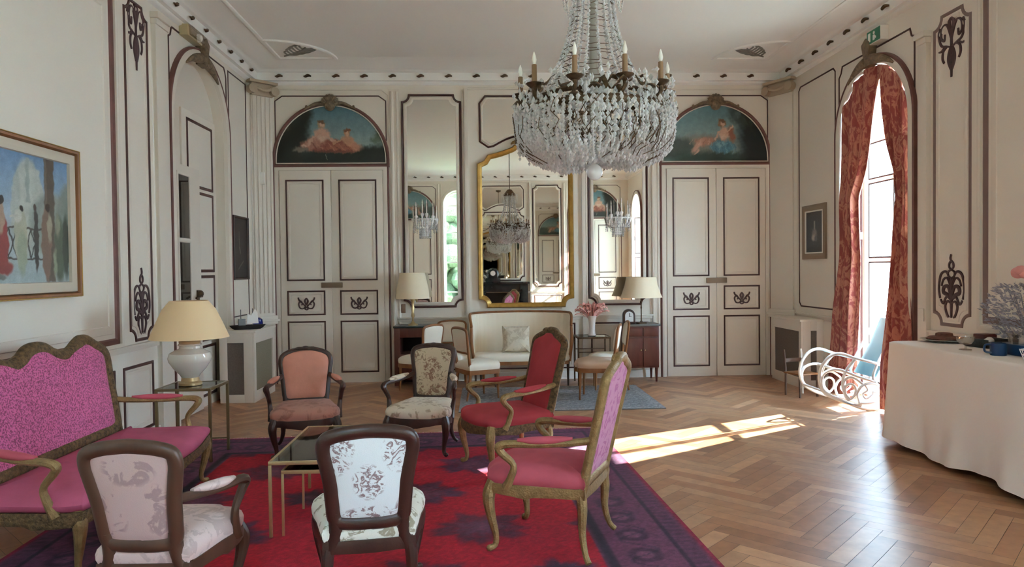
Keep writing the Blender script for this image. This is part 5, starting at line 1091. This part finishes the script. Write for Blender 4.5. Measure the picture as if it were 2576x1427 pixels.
# ================================================================== CLOTH-COVERED TABLE AND WHAT STANDS ON IT
TX0, TX1, TY0, TY1, TZ = 3.60, 4.34, 3.9, 6.20, 0.92
def cloth_table():
    t = thing('buffet_table', 'long buffet table under a white cloth reaching the floor', 'table', (0, 0, 0))
    MB().box(TX0 + 0.02, TX1 - 0.02, TY0 + 0.02, TY1 - 0.02, TZ - 0.05, TZ - 0.01).build('table_top', m_walnut2, t)
    for x in (TX0 + 0.1, TX1 - 0.1):
        for y in (TY0 + 0.1, TY1 - 0.1): MB().tube([(x, y, 0), (x, y, TZ - 0.05)], [0.02, 0.03], 8).build('leg', m_walnut2, t)
    r = 0.04; pts = []
    def side(a, b, n): return [(lerp(a[0], b[0], k / n), lerp(a[1], b[1], k / n)) for k in range(n)]
    cs = [(TX0, TY1), (TX0, TY0), (TX1, TY0), (TX1, TY1)]; ns = (110, 30, 110, 30)
    for i in range(4):
        a, b = cs[i], cs[(i + 1) % 4]; d = V((b[0] - a[0], b[1] - a[1])).normalized() * r
        pts += side((a[0] + d.x, a[1] + d.y), (b[0] - d.x, b[1] - d.y), ns[i])
    n = len(pts); cx, cy = (TX0 + TX1) / 2, (TY0 + TY1) / 2; vs = []; rings = []
    nrm = []
    for i in range(n):
        a, b = V(pts[i - 1]), V(pts[(i + 1) % n]); d = (b - a).normalized(); q = V((d.y, -d.x))
        if q.dot(V(pts[i]) - V((cx, cy))) < 0: q = -q
        nrm.append(q)
    for s in (0.2, 0.6, 0.93, 0.985): vs += [(cx + (x - cx) * s, cy + (y - cy) * s, TZ + 0.002) for x, y in pts]
    levels = [TZ - 0.004, TZ - 0.02, TZ - 0.08, TZ - 0.2, 0.55, 0.35, 0.2, 0.1, 0.03]
    for z in levels:
        f = (TZ - z) / TZ
        for i, (x, y) in enumerate(pts):
            s = i * 0.021; o_ = 0.004 + f * (0.035 + 0.026 * math.sin(s * 9.0) * f + 0.016 * math.sin(s * 21 + 1) * f * f + 0.02 * math.sin(s * 3.1 + 2))
            zz = z + (0.035 + 0.03 * math.sin(s * 5.2 + 1.0)) * max(0, (f - 0.85) / 0.15)
            vs.append((x + nrm[i].x * o_, y + nrm[i].y * o_, zz))
    m = 4 + len(levels); fs = [(i * n + k, i * n + (k + 1) % n, (i + 1) * n + (k + 1) % n, (i + 1) * n + k) for i in range(m - 1) for k in range(n)] + [tuple(range(n))]
    MB().add(vs, fs).build('tablecloth', m_cloth, t, smooth=70)
cloth_table()
Z0 = TZ + 0.003
t = thing('cake_plate', 'silver plate with a flat brown cake on the white cloth', 'plate', (4.02, 6.05, Z0))
MB().lathe([(0, 0), (0.09, 0), (0.15, 0.012), (0.185, 0.022), (0.185, 0.026), (0.14, 0.018), (0, 0.014)], n=32).build('plate_rim', mat('silver plate', 'b9bab8', 0.25, 0.7), t)
MB().lathe([(0, 0.015), (0.13, 0.016), (0.14, 0.03), (0.12, 0.046), (0.07, 0.052), (0.065, 0.075), (0.05, 0.08), (0, 0.08)], n=24).build('cake', mat('brown cake', '6a4538', 0.8, var=(30, 0.3), bump=(40, 0.4)), t)
o = MB().box(-0.075, 0.075, -0.05, 0.05, 0, 0.085).build('wooden_box', m_mahog, bevel=0.006); o.location = (4.20, 6.02, Z0); tag(o, 'small red brown box behind the cake plate', 'box'); o.rotation_euler = (0, 0, 0.3)
o.location = (4.25, 5.86, Z0)
t = thing('glass_goblet', 'wide stemmed glass goblet on the white cloth', 'goblet', (3.80, 5.46, Z0))
MB().lathe([(0, 0), (0.045, 0.0), (0.045, 0.004), (0.008, 0.01), (0.006, 0.035), (0.012, 0.04)], n=20).build('foot', m_vglass, t)
MB().lathe([(0.008, 0.038), (0.04, 0.048), (0.062, 0.075), (0.066, 0.105), (0.063, 0.105), (0.058, 0.077), (0.036, 0.052), (0.005, 0.044)], n=24).build('bowl', m_vglass, t)
t = thing('serving_tray', 'dark metal footed tray beside the glass goblet', 'tray', (4.10, 5.62, Z0), 0.1)
MB().box(-0.11, 0.11, -0.12, 0.12, 0, 0.012).box(-0.115, -0.105, -0.125, 0.125, 0.006, 0.07).box(0.105, 0.115, -0.125, 0.125, 0.006, 0.07).box(-0.105, 0.105, -0.125, -0.115, 0.006, 0.055).box(-0.105, 0.105, 0.115, 0.125, 0.006, 0.055).build('tray_body', mat('pewter', '3a3c3a', 0.35, 0.6, var=(30, 0.4)), t, bevel=0.003)
rn = random.Random(6)
for k in range(3): o2 = MB().ball((-0.05 + 0.05 * k, -0.05 + 0.045 * k, 0.045), 0.034, 7, (1, 1, 0.9)).build('napkin_roll', m_cloth, t)
t = thing('enamel_mug', 'round blue enamel mug on the white cloth', 'mug', (3.80, 5.10, Z0))
MB().lathe([(0, 0), (0.05, 0), (0.054, 0.006), (0.054, 0.09), (0.050, 0.09), (0.049, 0.012), (0, 0.01)], n=24).build('mug_body', m_bluecer, t)
MB().tube(cat([(-0.052, 0.0, 0.08), (-0.085, 0.02, 0.075), (-0.088, 0.02, 0.03), (-0.052, 0, 0.02)], 5), 0.008, 7).build('handle', m_bluecer, t)
t = thing('flower_bowl', 'blue pot with glass rim holding dusty foliage and a pink flower', 'vase', (4.02, 5.08, Z0))
MB().box(-0.14, 0.14, -0.13, 0.13, 0, 0.085).build('pot', m_bluecer, t, bevel=0.02)
MB().lathe([(0.13, 0.08), (0.135, 0.13), (0.15, 0.155), (0.145, 0.157), (0.128, 0.13), (0.12, 0.08)], n=28).build('glass_rim', m_vglass, t)
fol = MB(); rn = random.Random(11)
for k in range(1100):
    a, r, z = rn.uniform(0, 2 * PI), 0.27 * math.sqrt(rn.random()), rn.uniform(0.12, 0.52); r *= 0.55 + 0.6 * (1 - abs(z - 0.34) / 0.25)
    x, y = r * math.cos(a), r * math.sin(a); d = V((math.cos(a) + rn.uniform(-.5, .5), math.sin(a) + rn.uniform(-.5, .5), rn.uniform(-0.2, 1.0))).normalized(); s = d.orthogonal().normalized() * rn.uniform(0.005, 0.012); L = rn.uniform(0.025, 0.055); p = V((x, y, z))
    fol.add([p, p + d * L * .5 + s, p + d * L, p + d * L * .5 - s, p + d * L * .5 + d.cross(s) * 0.25], [(0, 1, 4), (1, 2, 4), (2, 3, 4), (3, 0, 4), (0, 3, 2, 1)])
fol.build('foliage', m_foliage, t, smooth=0, kind='stuff')
for k in range(7):
    a = k * 0.9; MB().tube(cat([(0.02 * math.cos(a), 0.02 * math.sin(a), 0.02), (0.05 * math.cos(a), 0.05 * math.sin(a), 0.25), (0.12 * math.cos(a), 0.12 * math.sin(a), 0.45)], 4), 0.004, 5).build('stem', m_foliage, t)
fl_ = MB()
for k in range(9):
    a = k * 0.7; fl_.ball((-0.06 + 0.045 * math.cos(a) * (k > 0), -0.03 + 0.045 * math.sin(a) * (k > 0), 0.60 + 0.012 * (k % 3)), 0.045, 7, (1, 1, 0.8))
fl_.build('pink_flower', m_pinkfl, t, smooth=60)
MB().tube(cat([(0, 0, 0.05), (-0.03, -0.01, 0.4), (-0.06, -0.03, 0.59)], 5), 0.005, 6).tube([(-0.06, -0.03, 0.6), (-0.05, -0.03, 0.72)], 0.003, 5).build('flower_stalk', m_foliage, t)
t = thing('wire_basket', 'small white wire basket at the near end of the cloth', 'basket', (3.80, 4.78, Z0))
for k in range(3):
    z = 0.004 + 0.035 * k; r = 0.045 + 0.012 * k; MB().tube([(r * math.cos(i * PI / 8), r * math.sin(i * PI / 8), z) for i in range(16)], 0.003, 5, True).build('wire_ring', m_whitelac, t)
for k in range(8):
    a = k * PI / 4; MB().tube([(0.045 * math.cos(a), 0.045 * math.sin(a), 0.004), (0.071 * math.cos(a), 0.071 * math.sin(a), 0.078)], 0.003, 5).build('wire_upright', m_whitelac, t)

# vase of pink feathers on the small dark table
t = thing('feather_vase', 'white trumpet vase of pink feathers on the small dark table', 'vase', (1.53, 9.86, 0.66))
MB().lathe([(0, 0), (0.055, 0), (0.06, 0.01), (0.045, 0.03), (0.04, 0.12), (0.05, 0.22), (0.07, 0.28), (0.064, 0.28), (0.044, 0.22), (0.034, 0.12), (0, 0.04)], n=24).build('vase_body', mat('opaline vase', 'd9cec6', 0.2), t)
fe = MB(); rn = random.Random(9)
for k in range(110):
    a = rn.uniform(0, 2 * PI); sp = rn.uniform(0.02, 0.23); top = V((sp * math.cos(a), sp * math.sin(a) * 0.6, rn.uniform(0.36, 0.46) - 0.25 * sp * rn.random())); b0_ = V((0.03 * math.cos(a), 0.03 * math.sin(a), 0.22)); q = V((-math.sin(a), math.cos(a), 0.3)).normalized()
    path = cat([b0_, b0_.lerp(top, .55) + V((0, 0, 0.03)), top, top + V((0.035 * math.cos(a), 0.03 * math.sin(a), -0.02))], 4); fe.tube(path, [0.003, 0.02, 0.030, 0.004], 6, sx=1.0, sy=0.25)
fe.build('feathers', m_feather, t, smooth=60, kind='stuff')
o = MB().box(-0.06, 0.06, -0.04, 0.04, 0, 0.018).build('small_box', m_candlew, bevel=0.003); o.location = (1.62, 9.74, 0.66); tag(o, 'flat white box beside the feather vase', 'box')

# ================================================================== CHANDELIER AND WALL SCONCE
def beads(mb, pts, step, r, h):
    P = [V(p) for p in pts]; acc = 0.0; nxt = 0.0
    for a, b in zip(P, P[1:]):
        L = (b - a).length
        while nxt <= acc + L and L > 1e-6:
            q = a.lerp(b, (nxt - acc) / L); mb.octa(tuple(q), r, h); nxt += step
        acc += L
def candle_arm(parent, ang, r0, r1, z0, z1, pan_r=0.045, ch=0.10, cr=0.015, mb_mat=None, cm=None):
    c, s = math.cos(ang), math.sin(ang); m = mb_mat or m_bronze
    P = lambda r, z, k=0.0: (r * c - k * s, r * s + k * c, z)
    ar = MB().tube(cat([P(r0, z0 + 0.02), P(lerp(r0, r1, .35), z0 - 0.05, 0.02), P(lerp(r0, r1, .8), z0 - 0.03, -0.01), P(r1, z1 - 0.03), P(r1, z1)], 5), [0.014, 0.013, 0.011, 0.012, 0.016], 8).build('candle_arm', m, parent)
    ce_ = (r1 * c, r1 * s, z1)
    MB().lathe([(0.0, 0), (0.02, 0.0), (pan_r, 0.02), (pan_r + 0.004, 0.026), (0.02, 0.016), (0.022, 0.035), (0.0, 0.036)], ce_, 14).build('drip_pan', m, ar)
    MB().lathe([(0, 0.03), (cr, 0.03), (cr * 0.92, 0.03 + ch), (0, 0.03 + ch)], ce_, 12).build('candle', cm or m_candle, ar)
    MB().lathe([(0, 0.03 + ch), (cr * 0.55, 0.035 + ch), (cr * 0.95, 0.055 + ch), (cr * 0.6, 0.08 + ch), (0.002, 0.10 + ch), (0, 0.102 + ch)], ce_, 12).build('bulb', m_bulb, ar)
    return ar
def chandelier():
    t = thing('chandelier', 'large crystal chandelier with bronze candle arms hanging from the ceiling', 'chandelier', (0.675, 4.2, 0.0)); rn = random.Random(21)
    MB().lathe([(0, 4.5), (0.10, 4.5), (0.09, 4.46), (0.03, 4.43), (0, 4.42)], n=20).build('ceiling_rose', m_bronze, t)
    MB().tube([(0, 0, 4.43), (0, 0, 3.45)], 0.008, 6).build('chain', m_bronze, t)
    MB().lathe([(0.0, 3.46), (0.015, 3.45), (0.02, 3.3), (0.03, 3.1), (0.022, 2.9), (0.03, 2.75), (0.05, 2.68), (0.03, 2.6), (0.02, 2.4), (0.0, 2.39)], n=16).build('stem', mat('silvered stem', 'a8a49c', 0.35, 0.5), t)
    cr = MB().lathe([(0.09, 3.27), (0.135, 3.28), (0.14, 3.31), (0.12, 3.33), (0.05, 3.42), (0.0, 3.43)], n=24); cr.build('crown', m_bronze, t)
    cl = MB()
    for k in range(10):
        a = 2 * PI * k / 10; c, s = math.cos(a), math.sin(a); beads(cl, cat([(0.14 * c, 0.14 * s, 3.30), (0.19 * c, 0.19 * s, 3.30), (0.175 * c, 0.175 * s, 3.16), (0.16 * c, 0.16 * s, 3.10), (0.15 * c, 0.15 * s, 3.17)], 5), 0.016, 0.007, 0.010)
    cl.build('crown_drops', m_cryst, t, smooth=0, kind='stuff')
    NS = 18
    for k in range(NS):
        a = 2 * PI * (k + .5) / NS; c, s = math.cos(a), math.sin(a); st = MB()
        pr = [(0.115 + 0.21 * (q / 10) ** 2.3, lerp(3.28, 2.60, q / 10)) for q in range(11)]
        beads(st, cat([(r * c, r * s, z) for r, z in pr], 3), 0.024, 0.012, 0.0135)
        st.tube([(r * c, r * s, z) for r, z in pr], 0.0022, 4); st.build('bead_strand', m_cryst, t, smooth=0)
    MB().tube([(0.335 * math.cos(2 * PI * k / 40), 0.335 * math.sin(2 * PI * k / 40), 2.585) for k in range(40)], 0.014, 8, True).build('inner_ring', m_bronze, t)
    rg = MB().tube([(0.43 * math.cos(2 * PI * k / 48), 0.43 * math.sin(2 * PI * k / 48), 2.50) for k in range(48)], 0.016, 8, True, sy=1.6)
    rg.build('outer_ring', m_bronze, t)
    for k in range(10): candle_arm(t, 2 * PI * k / 10 + 0.55, 0.335, 0.43, 2.57, 2.60)
    lv = MB()
    for k in range(60):
        a = 2 * PI * k / 60 + rn.uniform(-.04, .04); c, s = math.cos(a), math.sin(a); r, z = rn.uniform(0.38, 0.46), rn.uniform(2.46, 2.62)
        lv.tube(cat([(r * c, r * s, z), (r * c * 1.03 - 0.03 * s, r * s * 1.03 + 0.03 * c, z + rn.uniform(-.05, .05)), (r * c - 0.06 * s, r * s + 0.06 * c, z + rn.uniform(-.04, .04))], 3), [0.006, 0.014, 0.003], 5, sx=1.4, sy=0.5)
    lv.build('leaf_scrolls', m_bronze, t, smooth=60, kind='stuff')
    sk = MB()
    for k in range(72):
        a = 2 * PI * k / 72; c, s = math.cos(a), math.sin(a); dp = 0.02 * math.sin(3 * a + 1); pr = [(0.435, 2.52), (0.455, 2.46), (0.46, 2.38), (0.44, 2.31 - dp), (0.37, 2.255 - dp), (0.27, 2.225 - dp * 0.5), (0.20, 2.215)]
        if k % 2: pr = pr[:5]
        P = cat([(r * c, r * s, z + rn.uniform(-.006, .006)) for r, z in pr], 4); beads(sk, P, 0.0225, 0.0125, 0.0155)
    for k in range(1100):
        a = rn.uniform(0, 2 * PI); q = rn.random()
        r, z = (lerp(0.47, 0.45, q / .45), lerp(2.50, 2.33, q / .45)) if q < .45 else ((lerp(0.45, 0.22, (q - .45) / .55)), lerp(2.32, 2.205, ((q - .45) / .55) ** 0.6) - 0.02 * math.sin(3 * a + 1))
        sk.octa((r * math.cos(a), r * math.sin(a), z + rn.uniform(-.012, .012)), rn.uniform(0.010, 0.018), rn.uniform(0.013, 0.024))
    for k in range(760):
        a = rn.uniform(0, 2 * PI); r, z = rn.uniform(0.33, 0.475), 2.47 + 0.20 * rn.random() ** 1.3; sk.octa((r * math.cos(a), r * math.sin(a), z), rn.uniform(0.009, 0.017), rn.uniform(0.012, 0.024))
    for k in range(48):
        a = 2 * PI * (k + rn.random()) / 48; r = rn.uniform(0.36, 0.45); beads(sk, [(r * math.cos(a), r * math.sin(a), 2.34), (r * math.cos(a), r * math.sin(a), 2.235 + rn.uniform(0, .05))], 0.022, 0.009, 0.013)
    sk.build('crystal_basket', m_cryst, t, smooth=0, kind='stuff')
    wr_ = MB()
    for k in range(90):
        a = rn.uniform(0, 2 * PI); q = rn.uniform(0.0, 0.55); pts = []
        for j in range(4):
            q2 = min(1, q + 0.14 * j); a += rn.uniform(-.12, .12); r, z = (lerp(0.482, 0.462, q2 / .5), lerp(2.52, 2.33, q2 / .5)) if q2 < .5 else (lerp(0.462, 0.26, (q2 - .5) / .5), lerp(2.33, 2.20, ((q2 - .5) / .5) ** 0.6))
            pts.append((r * math.cos(a), r * math.sin(a), z))
        wr_.tube(pts, 0.0028, 4)
    wr_.build('bronze_wires', m_bronze, t, kind='stuff')
    tie = MB()
    for k in range(NS):
        a0_, a1_ = 2 * PI * (k + .5) / NS, 2 * PI * (k + 1.5) / NS
        if k % 3 == 2: continue
        for q in range(2, 20):
            u_ = q / 20; r = 0.115 + 0.21 * u_ ** 2.3; z = lerp(3.28, 2.60, u_) + rn.uniform(-.01, .01)
            tie.tube([(r * math.cos(a0_), r * math.sin(a0_), z), (r * math.cos(a1_), r * math.sin(a1_), z + rn.uniform(-.012, .012))], 0.0022, 4)
    tie.build('strand_ties', m_bronze, t, kind='stuff')
    MB().ball((0, 0, 2.165), 0.048, 12).build('crystal_ball', m_cryst, t, smooth=60)
chandelier()
def sconce(name, label, x):
    t = thing(name, label, 'wall light', (x, YB - 0.02, 2.28))
    MB().box(-0.05, 0.05, -0.02, 0.0, -0.2, 0.06).build('back_plate', m_whitelac, t, bevel=0.008)
    for k, a in enumerate((-2.9, -2.35, -1.8, -1.34, -0.79, -0.24)):
        candle_arm(t, a, 0.05, 0.17 if k not in (2, 3) else 0.13, -0.03, 0.02 + 0.035 * (k in (1, 4)) + 0.07 * (k in (2, 3)), 0.026, 0.13, 0.009, m_whitelac, m_candlew)
    cb = MB(); rn = random.Random(4)
    for k in range(15):
        a = -PI * (k + .5) / 15; beads(cb, [(0.17 * math.cos(a), 0.17 * math.sin(a), 0.05), (0.17 * math.cos(a), 0.17 * math.sin(a), -0.10 - 0.05 * (k % 2))], 0.024, 0.009, 0.013)
    for k in range(9):
        a = -PI * (k + .5) / 9; beads(cb, [(0.08 * math.cos(a), 0.08 * math.sin(a), -0.05), (0.08 * math.cos(a), 0.08 * math.sin(a), -0.24)], 0.024, 0.009, 0.013)
    cb.build('crystal_drops', m_cryst, t, smooth=0, kind='stuff')
    MB().tube([(0.17 * math.cos(-PI * k / 16), 0.17 * math.sin(-PI * k / 16), 0.04) for k in range(17)], 0.006, 6).build('hoop', m_whitelac, t)
sconce('wall_sconce', 'crystal candle sconce mounted on the mirror above the clock', 1.99)
sconce('wall_sconce', 'crystal candle sconce mounted on the mirror above the niche cabinet lamp', -0.79)
